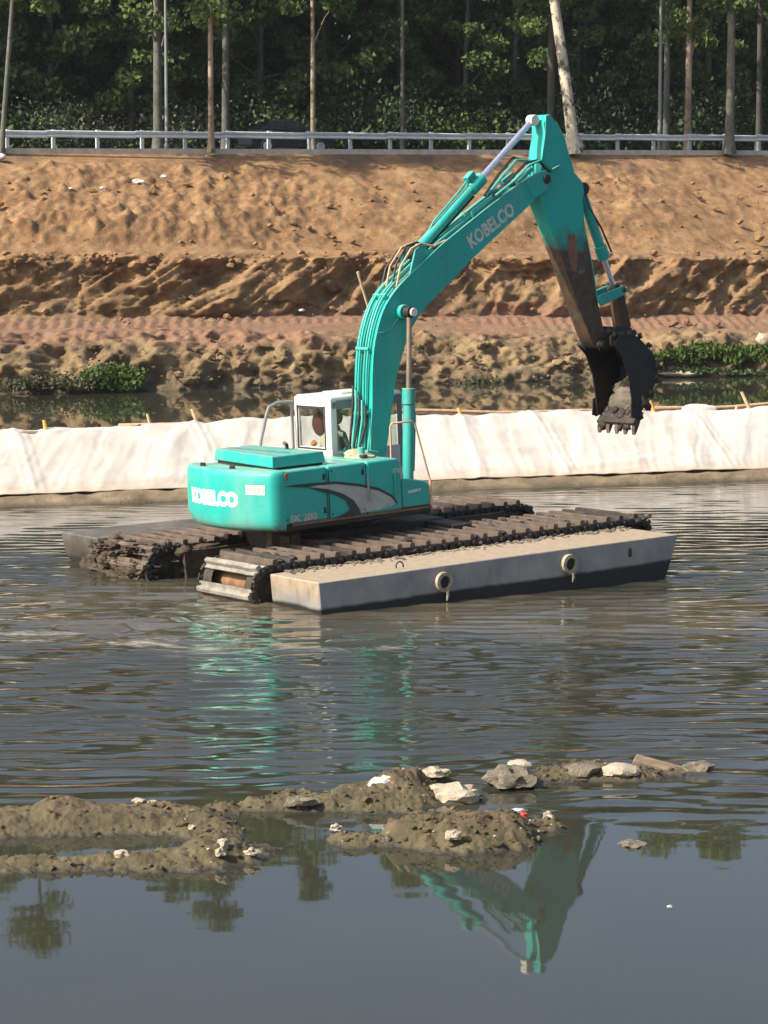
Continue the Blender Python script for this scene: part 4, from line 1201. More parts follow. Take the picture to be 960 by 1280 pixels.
# ---- slewing house
Hh(MB().prismz([(-2.25, -1.22), (.99, -1.25), (1.02, 1.2), (-2.2, 1.2)], .46, .60), 'deck_frame', M['dark'], bevel=.02)
Hh(MB().prismz([(-2.0, -1.268), (1.0, -1.268), (1.0, -1.24), (-2.0, -1.24)], .545, .585), 'sill_rail', M['rust'], bevel=.005)
def yx(Y):     # rear face of the counterweight in plan
    a = abs(Y) / 1.27
    x = -2.66 + .34 * a ** 2.2
    return x + (.10 * max(0, (a - .93) / .07) ** 2)
def counterweight():
    m = MB(); ys = np.concatenate([np.linspace(-1.27, -1.1, 6), np.linspace(-1.0, 1.0, 17), np.linspace(1.1, 1.27, 6)])
    lev = [(.47, .16), (.49, .08), (.53, .035), (.60, .01), (.70, 0), (1.22, 0), (1.38, .008), (1.43, .022), (1.46, .05), (1.475, .10)]
    N = len(ys); vs = []
    for z, ins in lev:
        for Y in ys:
            rise = .17 * max(0, (Y - .55) / .72) ** 2 * max(0, 1 - (z - .47) / .35)
            k = 1 - ins * .35 / 1.27
            vs.append((yx(Y) + ins, Y * k, z + rise))
        vs.append((-2.12, 1.27 - ins * .35, z)); vs.append((-2.12, -1.27 + ins * .35, z))
    n = N + 2; fs = []
    for j in range(len(lev) - 1):
        for k in range(n): fs.append((j * n + (k + 1) % n, j * n + k, (j + 1) * n + k, (j + 1) * n + (k + 1) % n))
    fs.append(tuple(range(n))); fs.append(tuple(range(len(lev) * n - 1, (len(lev) - 1) * n - 1, -1)))
    return Hh(m.add(vs, fs), 'counterweight', M['teal'], ang=50)
CW = counterweight()
for Y in (.62, -.22):
    MB().tube([(-2.42, Y - .05, 1.47), (-2.42, Y - .05, 1.52), (-2.42, Y + .05, 1.52), (-2.42, Y + .05, 1.47)], .018, 6).build('lifting_lug', M['dark'], CW)
    MB().tube([(-2.42, Y, 1.47), (-2.42, Y, 1.50)], .05, 10).build('lug_seat', M['dark'], CW)

def flat_text(txt, size, bold=.0, sx=1.0, space=1.0):
    cu = bpy.data.curves.new('txt', 'FONT'); cu.body = txt; cu.size = size; cu.offset = bold; cu.space_character = space
    cu.resolution_u = 3; cu.align_x = 'CENTER'; cu.align_y = 'CENTER'; cu.extrude = 0
    o = bpy.data.objects.new('txt', cu); COL.objects.link(o)
    bpy.context.view_layer.update()
    me = bpy.data.meshes.new_from_object(o.evaluated_get(bpy.context.evaluated_depsgraph_get()))
    bm = bmesh.new(); bm.from_mesh(me)
    bmesh.ops.triangulate(bm, faces=bm.faces)
    ls = [v.co for v in bm.verts]
    P = [(v.co.x * sx, v.co.y) for v in bm.verts]; Fc = [tuple(v.index for v in f.verts) for f in bm.faces]
    bm.free(); bpy.data.objects.remove(o); bpy.data.meshes.remove(me)
    return P, Fc
def text_on(name, txt, size, mapf, mat, parent, bold=.0, sx=1.0, space=1.0, house=False, cutx=None):
    P, Fc = flat_text(txt, size, bold, sx, space)
    m = MB().add([mapf(u, v) for u, v in P], Fc)
    if house: return Hh(m, name, mat, smooth=False)
    return m.build(name, mat, parent, smooth=False)
# lettering on the counterweight (read from behind: u grows towards -Y)
SL = (1.115 - .985) / 1.40 * 0
text_on('lettering', 'KOBELCO', .315, lambda u, v: (yx(.11 - u) - .004, .11 - u, .985 + v), M['decal_white'], CW, bold=.022, sx=.98, space=.98)
MB().add([(yx(y) - .005, y, z) for y, z in ((-.88, 1.09), (-1.10, 1.09), (-1.10, 1.25), (-.88, 1.25))], [(0, 3, 2, 1)]).add([(yx(y) - .005, y, z) for y, z in ((-.76, 1.09), (-.88, 1.09), (-.88, 1.25), (-.76, 1.25))], [(0, 3, 2, 1)]).build('cream_plate', M['plate'], CW, smooth=False)
for y in (-.82, -.90, -.98, -1.05):
    MB().add([(yx(a) - .008, a, z) for a, z in ((y, 1.135), (y - .04, 1.135), (y - .04, 1.205), (y, 1.205))], [(0, 3, 2, 1)]).build('plate_print', M['plate_red'], CW, smooth=False)

# right side bodywork, engine bay panels, fuel tank
SB = Hh(MB().prism([(-2.19, .58), (-2.19, 1.462), (-1.25, 1.462), (-1.25, .58)], -1.262, -.30), 'side_panel', M['teal'], bevel=.035, seg=3)
MB().box((-1.22, -1.262, 1.0), (.012, .012, .8)).build('panel_gap', M['dark'], SB)
Hh(MB().prism([(-1.235, .58), (-1.235, 1.462), (-.42, 1.462), (-.42, .58)], -1.262, -.30), 'side_panel', M['teal'], bevel=.035, seg=3)
TK = Hh(MB().prism([(-.405, .58), (-.405, 1.468), (.26, 1.468), (.33, 1.40), (.35, .58)], -1.266, -.36), 'fuel_tank', M['teal'], bevel=.04, seg=3)
Hh(MB().prism([(-2.15, .58), (-2.15, 1.44), (.05, 1.44), (.05, .58)], -.31, 1.24), 'engine_bay', M['teal_dusty'], bevel=.03)
for x in (-.40, .18):
    MB().box((x, -1.285, 1.01 if x < 0 else 1.05), (.035, .03, .42 if x < 0 else .5)).build('grab_handle', M['grey_paint'] if x < 0 else M['teal_dusty'], TK, bevel=.008)
for x, z in ((-1.32, 1.30), (-1.32, .74), (-.50, 1.30)):
    MB().box((x, -1.268, z), (.05, .016, .10)).build('latch', M['dark'], SB, bevel=.004)
for x in (-2.12, -1.16, -.48): 
    for z in (.66, 1.38): MB().tube([(x, -1.258, z), (x, -1.276, z)], .016, 6).build('bolt', M['dark'], SB)
MB().box((-2.10, -1.272, 1.37), (.06, .02, .12)).build('side_lamp', M['rust'], SB, bevel=.006)
MB().tube([(-.1, -.8, 1.46), (-.1, -.8, 1.53)], .07, 14).build('filler_cap', M['dark'], TK, bevel=.01)
MB().tube([(.12, -.48, 1.46), (.12, -.48, 1.62)], .055, 12).build('breather', M['teal'], TK, bevel=.01)
Hh(MB().prism([(.36, .60), (.36, 1.10), (.80, 1.04), (.96, .97), (.98, .60)], -1.25, -.58), 'tool_box', M['teal'], bevel=.03, seg=3)
Hh(MB().tube([(.99, -1.24, .52), (.99, -1.24, 1.03)], .022, 8), 'corner_post', M['wood_tan'])
# front of the deck and boom foot brackets
Hh(MB().prism([(.36, .60), (.36, 1.0), (1.05, .85), (1.35, .62), (1.35, .50), (.9, .46)], -.50, -.34).prism([(.36, .60), (.36, 1.55), (.62, 1.5), (1.05, 1.0), (1.35, .62), (1.35, .5), (.9, .46)], -.34, -.29)
   .prism([(.30, .60), (.36, 1.55), (.62, 1.5), (1.05, 1.0), (1.35, .62), (1.35, .5), (.9, .46)], .29, .34), 'boom_bracket', M['teal_dusty'], bevel=.015)
Hh(MB().lump((.20, -.30, 1.46), (.62, .35, .16), 2, .6, 2, 2).lump((.30, -.05, 1.48), (.4, .4, .18), 5, .6, 2, 2).lump((0, -.62, 1.47), (.5, .5, .09), 7, .5, 2, 2), 'caked_dust', simple('olive_dust', (0.33, 0.33, 0.22), .95, bump=.6))
# raised engine hood
HD = Hh(MB().prismz([(-2.17, -1.0), (-1.06, -1.0), (-1.06, 1.08), (-1.86, 1.08)], 1.50, 1.69, .97), 'engine_hood', M['teal'], bevel=.022, seg=3)
Hh(MB().prismz([(-2.1, -.95), (-1.1, -.95), (-1.1, 1.03), (-1.82, 1.03)], 1.43, 1.51), 'hood_base', M['dark'])
MB().box((-1.62, .12, 1.685), (.012, 1.75, .02)).build('hood_seam', M['dark'], HD)
MB().tube([(-1.2, -.12, 1.68), (-1.2, -.12, 1.76), (-1.28, -.16, 1.80)], [.035, .032, .034], 10).build('exhaust_stub', M['dark'], HD)

# swoosh decals, model lettering
def decal(name, pts, mat, y=-1.270, parent=None):
    n = len(pts); a = sum(pts[i][0] * pts[(i + 1) % n][1] - pts[(i + 1) % n][0] * pts[i][1] for i in range(n))
    if a < 0: pts = pts[::-1]
    return Hh(MB().add([(x, y, z) for x, z in pts], [tuple(range(n))]), name, mat, smooth=False)
decal('stripe_decal', [(-1.68, 1.17), (-1.48, 1.185), (-1.08, 1.17), (-.59, 1.08), (-.18, .97), (.09, .83), (.19, .71), (.09, .66), (-.24, .63), (-.57, .62), (-.60, .70), (-.72, .85), (-.93, .98), (-1.25, 1.09)], M['decal_grey'], -1.2725)
decal('stripe_decal', [(-2.18, 1.215), (-1.9, 1.225), (-1.48, 1.215), (-1.08, 1.20), (-.58, 1.11), (-.16, 1.0), (.12, .85), (.23, .71), (.19, .70), (.09, .82), (-.18, .955), (-.59, 1.065), (-1.08, 1.155), (-1.48, 1.17), (-1.68, 1.158)], M['decal_black'], -1.2745)
decal('stripe_decal', [(-1.68, 1.158), (-1.25, 1.085), (-.93, .975), (-.72, .85), (-.62, .72), (-.57, .60), (-1.12, .595), (-.93, .645), (-.80, .70), (-.88, .86), (-1.12, .98), (-1.4, 1.06)], M['decal_black'], -1.2765)
text_on('model_lettering', 'SK 200', .155, lambda u, v: (-1.78 + u, -1.2775, .665 + v), M['decal_grey'], None, bold=.008, sx=1.25, house=True)
decal('warning_label', [(.13, 1.22), (.32, 1.22), (.32, 1.29), (.13, 1.29)], M['decal_grey'], -1.2725)
decal('warning_label', [(.48, .84), (.76, .865), (.76, .91), (.48, .885)], M['decal_boom'], -1.2545)

# ---- cab (rear at x=.10)
CX0, CX1, CY0, CY1, CZ0, CZ1 = .10, 1.72, .33, 1.36, .62, 2.44
cab = Hh(MB().prism([(CX0, CZ0), (CX0, 1.56), (CX1 - .05, 1.30), (CX1, CZ0)], CY0 + .02, CY1 - .02), 'cab', M['white_paint'], bevel=.03)
# rebuild the cab body as floor + waist panels so that the windows look through
me = cab.data; bm = bmesh.new(); bm.from_mesh(me); bmesh.ops.delete(bm, geom=bm.verts[:], context='VERTS'); bm.to_mesh(me); bm.free()
cb = MB()
cb.box(((CX0 + CX1) / 2, (CY0 + CY1) / 2, CZ0 + .04), (CX1 - CX0, CY1 - CY0, .08))          # floor
cb.box((CX0 + .025, (CY0 + CY1) / 2, (CZ0 + 1.56) / 2), (.05, CY1 - CY0, 1.56 - CZ0))        # rear below window
cb.box(((CX0 + CX1) / 2, CY0 + .025, (CZ0 + 1.50) / 2), (CX1 - CX0 - .10, .05, 1.50 - CZ0))   # right side below window
cb.box(((CX1 + CX1) / 2, (CY0 + CY1) / 2, (CZ0 + 1.1) / 2), (.05, CY1 - CY0, 1.1 - CZ0))      # front below windscreen
cb.box((CX0 + .03, CY0 + .10, 1.98), (.06, .20, .90)); cb.box((CX0 + .03, CY1 - .06, 1.98), (.06, .12, .90))   # rear posts
cb.box((CX0 + .03, (CY0 + CY1) / 2, 2.33), (.06, CY1 - CY0 - .1, .18))                       # rear header
me.from_pydata([tuple(v) for v in cb.v], [], cb.f) if len(me.vertices) == 0 else None
set_mesh_smooth(me)
def cabpart(m, name, mat='white_paint', bevel=.012, **k): return m.build(name, M[mat], cab, bevel=bevel, **k)
cabpart(MB().box((CX0 + .20, CY0 + .03, 1.95), (.30, .05, .90)), 'rear_pillar', 'grey_paint') if False else None
cabpart(MB().box((CX0 + .09, CY0 + .025, 1.95), (.11, .05, .92)), 'pillar', 'white_paint')
cabpart(MB().box((CX0 + .56, CY0 + .025, 1.92), (.09, .05, .88)), 'pillar', 'grey_paint')
cabpart(MB().box((CX1 - .05, CY0 + .025, 1.75), (.08, .06, 1.3)), 'pillar', 'grey_paint')
cabpart(MB().box((CX1 - .05, CY1 - .03, 1.6), (.08, .06, 1.6)), 'pillar')
cabpart(MB().box((CX0 + .06, CY1 - .03, 1.3), (.10, .06, 1.4)), 'pillar')
cabpart(MB().box(((CX0 + CX1) / 2, CY0 + .025, 2.30), (CX1 - CX0 - .06, .05, .14)), 'side_header', 'grey_paint')
cabpart(MB().box(((CX0 + CX1) / 2, CY1 - .025, 2.32), (CX1 - CX0 - .06, .05, .12)), 'side_header')
rfm = MB().prismz([(CX0 - .01, CY0 - .01), (CX1 + .02, CY0 - .01), (CX1 + .02, CY1 + .01), (CX0 - .01, CY1 + .01)], 2.37, 2.46, .95)
cabpart(rfm, 'roof', bevel=.035, seg=3)
cabpart(MB().box((.85, .84, 2.475), (.6, .55, .04)), 'roof_hatch', bevel=.015)
cabpart(MB().box((CX0 + .02, .87, 1.90), (.008, .80, .70)), 'rear_window', 'glass', bevel=0)
cabpart(MB().box((CX0 + .33, CY0 + .02, 1.86), (.38, .008, .72)), 'side_window', 'glass', bevel=0)
cabpart(MB().box((CX0 + 1.05, CY0 + .02, 1.86), (.86, .008, .72)), 'side_window', 'glass', bevel=0)
cabpart(MB().box((CX1 - .03, .85, 1.75), (.008, .86, 1.25)), 'windscreen', 'glass', bevel=0)
fr = MB()
for (y, z, a, b) in ((.485, 1.90, .03, .76), (1.265, 1.90, .03, .76)): fr.box((CX0 - .002, y, z), (.02, a, b))
for z in (1.535, 2.262): fr.box((CX0 - .002, .875, z), (.02, .78, .03))
cabpart(fr, 'window_seal', 'rubber', bevel=.006)
# seat
st = MB().box((.70, .84, 1.22), (.50, .50, .14)).box((.48, .84, 1.52), (.14, .46, .56), Matrix.Rotation(R(-10), 3, 'Y')).box((.62, .84, .95), (.36, .36, .5))
cabpart(st, 'seat', 'plate', bevel=.04)
hr = MB().lump((.37, 1.0, 1.93), (.14, .36, .40), 2, .15, 1, 3)
cabpart(hr, 'headrest', 'seat_red', bevel=0)
cabpart(MB().lump((.30, .62, 1.64), (.16, .17, .24), 4, .3, 1.4, 2).lump((.30, 1.08, 1.60), (.1, .14, .12), 9, .3, 1.4, 2), 'orange_jacket', 'orange', bevel=0)
for y in (.55, 1.15): cabpart(MB().box((.95, y, 1.20), (.5, .14, .2)).tube([(1.12, y, 1.25), (1.15, y, 1.48)], .02, 6), 'console', 'rubber', bevel=.015)
# open cab door swung back along the body
DR = MB()
dp = [(.10, 1.40, 2.33), (-.22, 1.42, 2.34), (-.40, 1.43, 2.27), (-.47, 1.43, 2.10), (-.60, 1.43, 1.70), (-.68, 1.43, 1.30), (-.66, 1.43, .95), (-.05, 1.41, .90)]
cabpart(DR.tube(dp, .030, 8).tube([(.08, 1.40, 2.33), (.08, 1.40, .90), (-.05, 1.41, .90)], .028, 8), 'door_frame', 'grey_paint', bevel=0)
cabpart(MB().prism([(.04, .92), (.04, 1.42), (-.62, 1.42), (-.64, .95)], 1.415, 1.435), 'door_panel', 'white_paint')
# aerial on the cab roof
cabpart(MB().tube([(1.42, .55, 2.46), (1.26, .52, 3.7), (.96, .5, 4.57)], [.022, .022, .026], 8), 'aerial_rod', 'wood_tan', bevel=0)
# handrail in front of the tank
Hh(MB().tube([(.42, -.9, 1.10), (.43, -.9, 1.98), (.47, -.9, 2.02), (.90, -.9, 2.02), (.97, -.9, 1.98), (1.26, -.9, 1.0), (1.27, -.9, .6)], .017, 8), 'handrail', M['wood_tan'])

# ---- boom
def catmull(pts, k=4):
    out = []; n = len(pts)
    for i in range(n - 1):
        p0, p1, p2, p3 = [Vector(pts[max(0, min(n - 1, j))]) for j in (i - 1, i, i + 1, i + 2)]
        for s in range(k):
            t = s / k
            out.append(.5 * ((2 * p1) + (-p0 + p2) * t + (2 * p0 - 5 * p1 + 4 * p2 - p3) * t * t + (-p0 + 3 * p1 - 3 * p2 + p3) * t ** 3))
    out.append(Vector(pts[-1])); return out
back = [(.42, 1.02), (.50, 1.40), (.555, 1.9), (.60, 2.3), (.635, 2.86), (.72, 3.38), (.91, 3.86), (1.18, 4.19), (1.52, 4.45), (1.9, 4.71), (2.32, 4.98), (2.9, 5.31), (3.5, 5.64), (4.10, 5.95), (4.50, 6.12)]
front = [(.66, .98), (.84, 1.5), (.94, 1.95), (1.03, 2.36), (1.10, 2.69), (1.20, 2.95), (1.33, 3.27), (1.50, 3.57), (1.74, 3.84), (2.02, 4.06), (2.38, 4.31), (2.93, 4.70), (3.48, 5.06), (4.11, 5.46), (4.62, 5.78)]
BK = [(p.x, p.y) for p in catmull([(a, b, 0) for a, b in back], 3)]; FR = [(p.x, p.y) for p in catmull([(a, b, 0) for a, b in front], 3)]
def strip_solid(A, B, y0, y1):
    n = len(A); vs = []
    for (p, q) in zip(A, B): vs += [(p[0], y0, p[1]), (q[0], y0, q[1]), (q[0], y1, q[1]), (p[0], y1, p[1])]
    fs = [(0, 1, 2, 3), tuple(4 * (n - 1) + k for k in (3, 2, 1, 0))]
    for i in range(n - 1):
        a, b = 4 * i, 4 * (i + 1)
        for k in range(4): fs.append((a + k, b + k, b + (k + 1) % 4, a + (k + 1) % 4))
    return MB().add(vs, fs)
def fix(o):
    bm = bmesh.new(); bm.from_mesh(o.data); bmesh.ops.recalc_face_normals(bm, faces=bm.faces); bm.to_mesh(o.data); bm.free(); return o
BM = fix(Hh(strip_solid(BK, FR, -.245, .245), 'boom', M['teal'], bevel=.012, ang=30))
# side plate edges standing proud of the top plate
def inner(A, B, d): return [(a[0] + (b[0] - a[0]) * d, a[1] + (b[1] - a[1]) * d) for a, b in zip(A, B)]
for y in (-.235, .235):
    o = strip_solid(inner(BK, FR, -.045), inner(BK, FR, .02), y - .012, y + .012).build('edge_plate', M['teal'], BM, ang=30); fix(o)
    o = strip_solid(inner(BK, FR, .98), inner(BK, FR, 1.035), y - .012, y + .012).build('edge_plate', M['teal_dusty'], BM, ang=30); fix(o)
for y, r, d in ((-.11, .022, -.10), (-.04, .022, -.10), (.10, .026, -.11), (.17, .018, -.10)):   # oil pipes along the back
    pp = inner(BK, FR, d); MB().tube([(a, y + .012 * math.sin(i * .4), b) for i, (a, b) in enumerate(pp[3:-4])], r, 6).build('oil_pipe', M['teal_dusty'] if y > 0 else M['teal'], BM)
for i in (8, 14, 20, 27, 34, 39):                                                       # pipe clamps
    a, b = BK[i], FR[i]; d = Vector((a[0] - b[0], 0, a[1] - b[1])).normalized()
    ang = math.atan2(d.z, d.x)
    MB().box((a[0] + d.x * .05, .02, a[1] + d.z * .05), (.10, .34, .05), Matrix.Rotation(-ang, 3, 'Y')).build('pipe_clamp', M['dark'] if i % 2 else M['teal'], BM, bevel=.006)
# tangled hoses at the foot of the boom
for k in range(5):
    q = random.Random(k); y = -.17 + .08 * k
    MB().tube([(.36, y, 1.2), (.40 - .05 * q.random(), y + .03, 1.6), (.44, y - .04, 1.95 + .1 * k), (.50, y + .02, 2.3 + .08 * k)], .024, 6).build('hose', M['teal_dusty' if k % 2 else 'dark'], BM)
# lettering along the boom
tx = Vector((3.9 - 2.86, 0, 5.545 - 4.97)).normalized(); tz = Vector((-tx.z, 0, tx.x)); tc = Vector((3.43, -.2515, 5.265))
text_on('lettering', 'KOBELCO', .33, lambda u, v: tuple(tc + tx * u + tz * v), M['decal_boom'], BM, bold=.014, sx=.82)
# pivot bosses and small cable on the right face
PB = Vector((1.30, -.245, 3.86))
MB().tube([(PB.x, -.24, PB.z), (PB.x, -.36, PB.z)], .13, 18).build('pivot_boss', M['teal_dusty'], BM, bevel=.012)
MB().tube([(PB.x, -.36, PB.z), (PB.x, -.58, PB.z)], .055, 14).build('pivot_pin', M['dark'], BM)
MB().tube([(PB.x, -.56, PB.z), (PB.x, -.60, PB.z)], .075, 14).build('pin_cap', M['plate'], BM, bevel=.008)
MB().tube([(PB.x - .1, -.27, PB.z - .1), (PB.x - .25, -.26, PB.z - .28), (PB.x - .45, -.26, PB.z - .33), (PB.x - .55, -.25, PB.z - .33)], .012, 6).build('hose', M['teal_dusty'], BM)
# both lift cylinders
for s in (-1, 1):
    y = .46 * s
    top_ = Vector((PB.x, y, PB.z)); bot = Vector((1.13, y, .80)); d = (bot - top_).normalized(); ln = (bot - top_).length
    j = top_ + d * (ln * .435)
    cy = Hh(MB().tube([j, bot - d * .08], .098, 18), 'lift_cylinder', M['teal'], bevel=.01)
    MB().tube([top_ + d * .02, j + d * .05], .048, 14).build('rod', M['rod_worn'], cy)
    MB().tube([j - d * .02, j + d * .26], .118, 18).build('gland', M['teal_dusty'], cy, bevel=.012)
    MB().tube([(top_.x, top_.y - .065, top_.z), (top_.x, top_.y + .065, top_.z)], .10, 16).build('rod_eye', M['dark'], cy, bevel=.01)
    MB().tube([(bot.x, y - .07, bot.z), (bot.x, y + .07, bot.z)], .12, 16).build('base_eye', M['dark'], cy, bevel=.01)
    MB().tube([j + d * .15 + Vector((.10, 0, 0)), j + d * .5 + Vector((.15, 0, 0)), bot - d * .3 + Vector((.13, 0, 0))], .018, 6).build('feed_pipe', M['teal'], cy)
# stick cylinder on the boom back
a = Vector((1.86, 0, 4.86)); b = Vector((4.72, 0, 7.12)); d = (b - a).normalized(); pn = Vector((-d.z, 0, d.x))
g_ = a + d * 2.03
cy = Hh(MB().tube([a + d * .1, g_], .098, 18), 'stick_cylinder', M['teal'], bevel=.01)
MB().tube([g_ - d * .05, b - d * .02], .058, 16).build('rod', M['chrome'], cy)
MB().tube([g_ - d * .33, g_], .128, 18).build('gland', M['teal'], cy, bevel=.015)
MB().tube([g_ - d * .22 + pn * .10, g_ - d * .22 + pn * .22], .07, 12).box(tuple(g_ - d * .2 + pn * .2), (.2, .14, .1), Matrix.Rotation(-math.atan2(d.z, d.x), 3, 'Y')).build('port_block', M['teal'], cy, bevel=.015)
MB().tube([g_ - d * .2 + pn * .18, g_ - d * .7 + pn * .15, a + d * .7 + pn * .14, a + d * .4 + pn * .06], .02, 6).build('feed_pipe', M['teal_dusty'], cy)
MB().tube([g_ - d * .35 - pn * .13, a + d * .5 - pn * .12], .02, 6).build('feed_pipe', M['dark'], cy)
MB().tube([(a.x, -.13, a.z), (a.x, .13, a.z)], .12, 16).build('base_eye', M['dark'], cy, bevel=.01)
MB().tube([(b.x, -.08, b.z), (b.x, .08, b.z)], .10, 16).build('rod_eye', M['plate'], cy, bevel=.01)
for y in (-.16, .16):
    MB().prism([(1.55, 4.42), (1.72, 4.90), (1.86, 5.0), (1.98, 4.92), (2.25, 4.90)], y - .02, y + .02).build('cylinder_lug', M['teal'], BM, bevel=.008)
for k, (y, up) in enumerate(((-.2, .22), (-.08, .3), (.08, .26), (.2, .18))):          # looping hoses by the base of the cylinder
    MB().tube([(1.25, y, 4.30), (1.35, y, 4.52 + up * .5), (1.62, y * .9, 4.78 + up * .7), (1.85, y * .8, 4.95 + up * .3), (2.15, y * .8, 4.96), (2.4, y, 5.05)], .021, 6).build('hose', M['dark' if k % 2 else 'wood_tan'], BM)
# boom nose fork and the hoses that cross to the stick
for y in (-.235, .235):
    MB().prism([(4.30, 6.02), (4.55, 6.17), (4.78, 6.22), (4.92, 6.12), (4.90, 5.97), (4.72, 5.82), (4.45, 5.72)], y - .035, y + .035).build('nose_plate', M['teal'], BM, bevel=.012)
MB().tube([(4.78, -.30, 6.06), (4.78, .30, 6.06)], .085, 16).build('nose_pin', M['dark'], BM, bevel=.01)
for k, y in enumerate((-.28, -.2, .05, .15)):
    MB().tube([(3.6, y * .7, 5.80), (4.0, y, 6.06 + .04 * k), (4.35, y, 6.32 + .05 * k), (4.65, y, 6.40), (4.92, y * .9, 6.22 - .03 * k), (5.15, y * .8, 6.3)], .026, 6).build('hose', M['dark' if k % 2 else 'teal'], BM)
MB().box((4.30, -.2, 6.14), (.42, .10, .07), Matrix.Rotation(R(-32), 3, 'Y')).box((4.15, .1, 6.1), (.3, .12, .08), Matrix.Rotation(R(-30), 3, 'Y')).build('hose_guide', M['teal_dusty'], BM, bevel=.01)

# ---- stick
so = [(5.00, 7.22), (5.14, 7.08), (5.32, 6.80), (5.43, 6.46), (5.54, 6.19), (5.77, 5.98), (5.80, 5.80), (5.74, 5.62), (5.77, 5.2), (5.87, 4.80), (5.97, 4.36), (6.05, 3.84), (6.20, 3.26), (6.20, 3.04), (6.05, 2.92), (5.92, 3.02),
      (5.80, 3.24), (5.56, 3.77), (5.28, 4.42), (5.03, 5.0), (4.76, 5.56), (4.66, 5.80), (4.68, 6.05), (4.76, 6.40), (4.80, 6.62), (4.86, 6.82), (4.84, 7.06), (4.90, 7.20)]
ST = Hh(MB().prism(so, -.17, .17), 'stick', M['stick'], bevel=.014, ang=35)
def edge(pts, w, y, mat, name='edge_plate'):
    MB().tube([(x, y, z) for x, z in pts], w, 6).build(name, mat, ST)
for y in (-.172, .172):
    edge([(4.90, 7.2), (4.86, 6.82), (4.76, 6.40)], .014, y, M['teal']); edge(so[1:5], .014, y, M['teal_dusty'])
    edge(so[7:12], .012, y, M['teal_dusty'])
MB().prism([(5.34, 5.02), (5.52, 5.06), (5.58, 4.7), (5.56, 4.35), (5.44, 4.38), (5.36, 4.6)], -.1745, -.16).build('rust_patch', simple('rust_brown_patch', (.20, .10, .06), .9, bump=.5), ST)
# bucket cylinder on the front face of the stick
ba = Vector((5.86, 0, 5.86)); bb = Vector((6.66, 0, 3.98)); d = (bb - ba).normalized(); g_ = ba + d * 1.42
cy = Hh(MB().tube([ba + d * .08, g_], .092, 16), 'bucket_cylinder', M['teal_dusty'], bevel=.01)
MB().tube([g_ - d * .04, bb], .05, 12).build('rod', M['chrome'], cy)
MB().tube([g_ - d * .26, g_], .118, 16).build('gland', M['teal'], cy, bevel=.012)
MB().tube([(ba.x, -.12, ba.z), (ba.x, .12, ba.z)], .12, 14).build('base_eye', M['dark'], cy, bevel=.01)
MB().tube([(bb.x, -.1, bb.z), (bb.x, .1, bb.z)], .09, 14).build('rod_eye', M['dark'], cy, bevel=.01)
for y in (-.08, .08):
    MB().tube([ba + Vector((-.05, y, .1)), ba + Vector((.13, y, -.35)), ba + d * .8 + Vector((.12, y, 0)), g_ + Vector((.12, y, .12))], .02, 6).build('hose', M['dark'], cy)
# tipping links
lk = MB()
for y in (-.21, .21): lk.prism([(6.02, 3.80), (6.10, 3.70), (6.72, 3.88), (6.78, 3.98), (6.70, 4.05), (6.06, 3.90)], y - .022, y + .022)
Hh(lk, 'tipping_link', M['teal'], bevel=.01)
Hh(MB().prism([(6.62, 4.02), (6.76, 4.0), (6.96, 3.30), (6.86, 3.12), (6.72, 3.20), (6.66, 3.6)], -.12, .12).tube([(6.68, -.26, 3.97), (6.68, .26, 3.97)], .05, 10), 'bucket_link', simple('muddy_link', (.07, .04, .025), .8, bump=.5), bevel=.012)

# ---- bucket: side plates, curved shell, lip, teeth
bs = [(6.12, 2.98), (6.30, 3.16), (6.52, 3.22), (6.80, 3.06), (7.08, 2.82), (7.26, 2.56), (7.24, 2.30), (7.08, 2.05), (6.93, 1.85), (6.74, 1.62)]
bopen = [(6.60, 1.60), (6.56, 1.95), (6.50, 2.36), (6.34, 2.76)]
bk_mat = simple('blackened_bucket_steel', (.016, .015, .015), .65, var=.5, scale=4, bump=.5, bd=.02)
BW = .50
BU = Hh(MB().prism(bs + bopen, -BW, -BW + .03), 'bucket', bk_mat, bevel=.006)
MB().prism(bs + bopen, BW - .03, BW).build('side_plate', bk_mat, BU, bevel=.006)
sh = bs[1:]
o = fix(strip_solid(sh, [(x + (6.65 - x) * .05 / max(.3, math.hypot(x - 6.65, z - 2.45)), z + (2.45 - z) * .05 / max(.3, math.hypot(x - 6.65, z - 2.45))) for x, z in sh], -BW + .02, BW - .02).build('shell', bk_mat, BU, ang=50))
MB().prism([(6.80, 1.72), (6.86, 1.66), (6.62, 1.44), (6.58, 1.50)], -BW, BW).build('cutting_edge', M['grey_paint'] if False else M['mud_dark'], BU, bevel=.006)
for y in np.linspace(-.46, .46, 5):
    MB().prism([(6.72, 1.66), (6.80, 1.60), (6.68, 1.36), (6.62, 1.27), (6.60, 1.38), (6.63, 1.52)], y - .045, y + .045).build('tooth', M['cleat'], BU, bevel=.01)
for y in (-.52, .52):
    MB().prism([(6.60, 1.95), (6.52, 1.92), (6.50, 1.62), (6.62, 1.58), (6.72, 1.68)], y - .015, y + .015).build('side_cutter', bk_mat, BU, bevel=.005)
MB().lump((6.86, -.05, 1.88), (.22, .86, .42), 7, .6, 2.2, 3).lump((6.98, .05, 2.12), (.22, .8, .3), 9, .6, 2.2, 3).build('mud_load', simple('pale_wet_mud', (.13, .11, .08), .8, var=.4, bump=.8, bd=.03), BU)
for y in (-.2, .2):
    MB().prism([(5.98, 3.0), (6.06, 3.1), (6.5, 3.30), (6.86, 3.26), (6.95, 3.08), (6.8, 2.98), (6.2, 2.86), (6.05, 2.88)], y - .025, y + .025).build('hanger_plate', bk_mat, BU, bevel=.008)
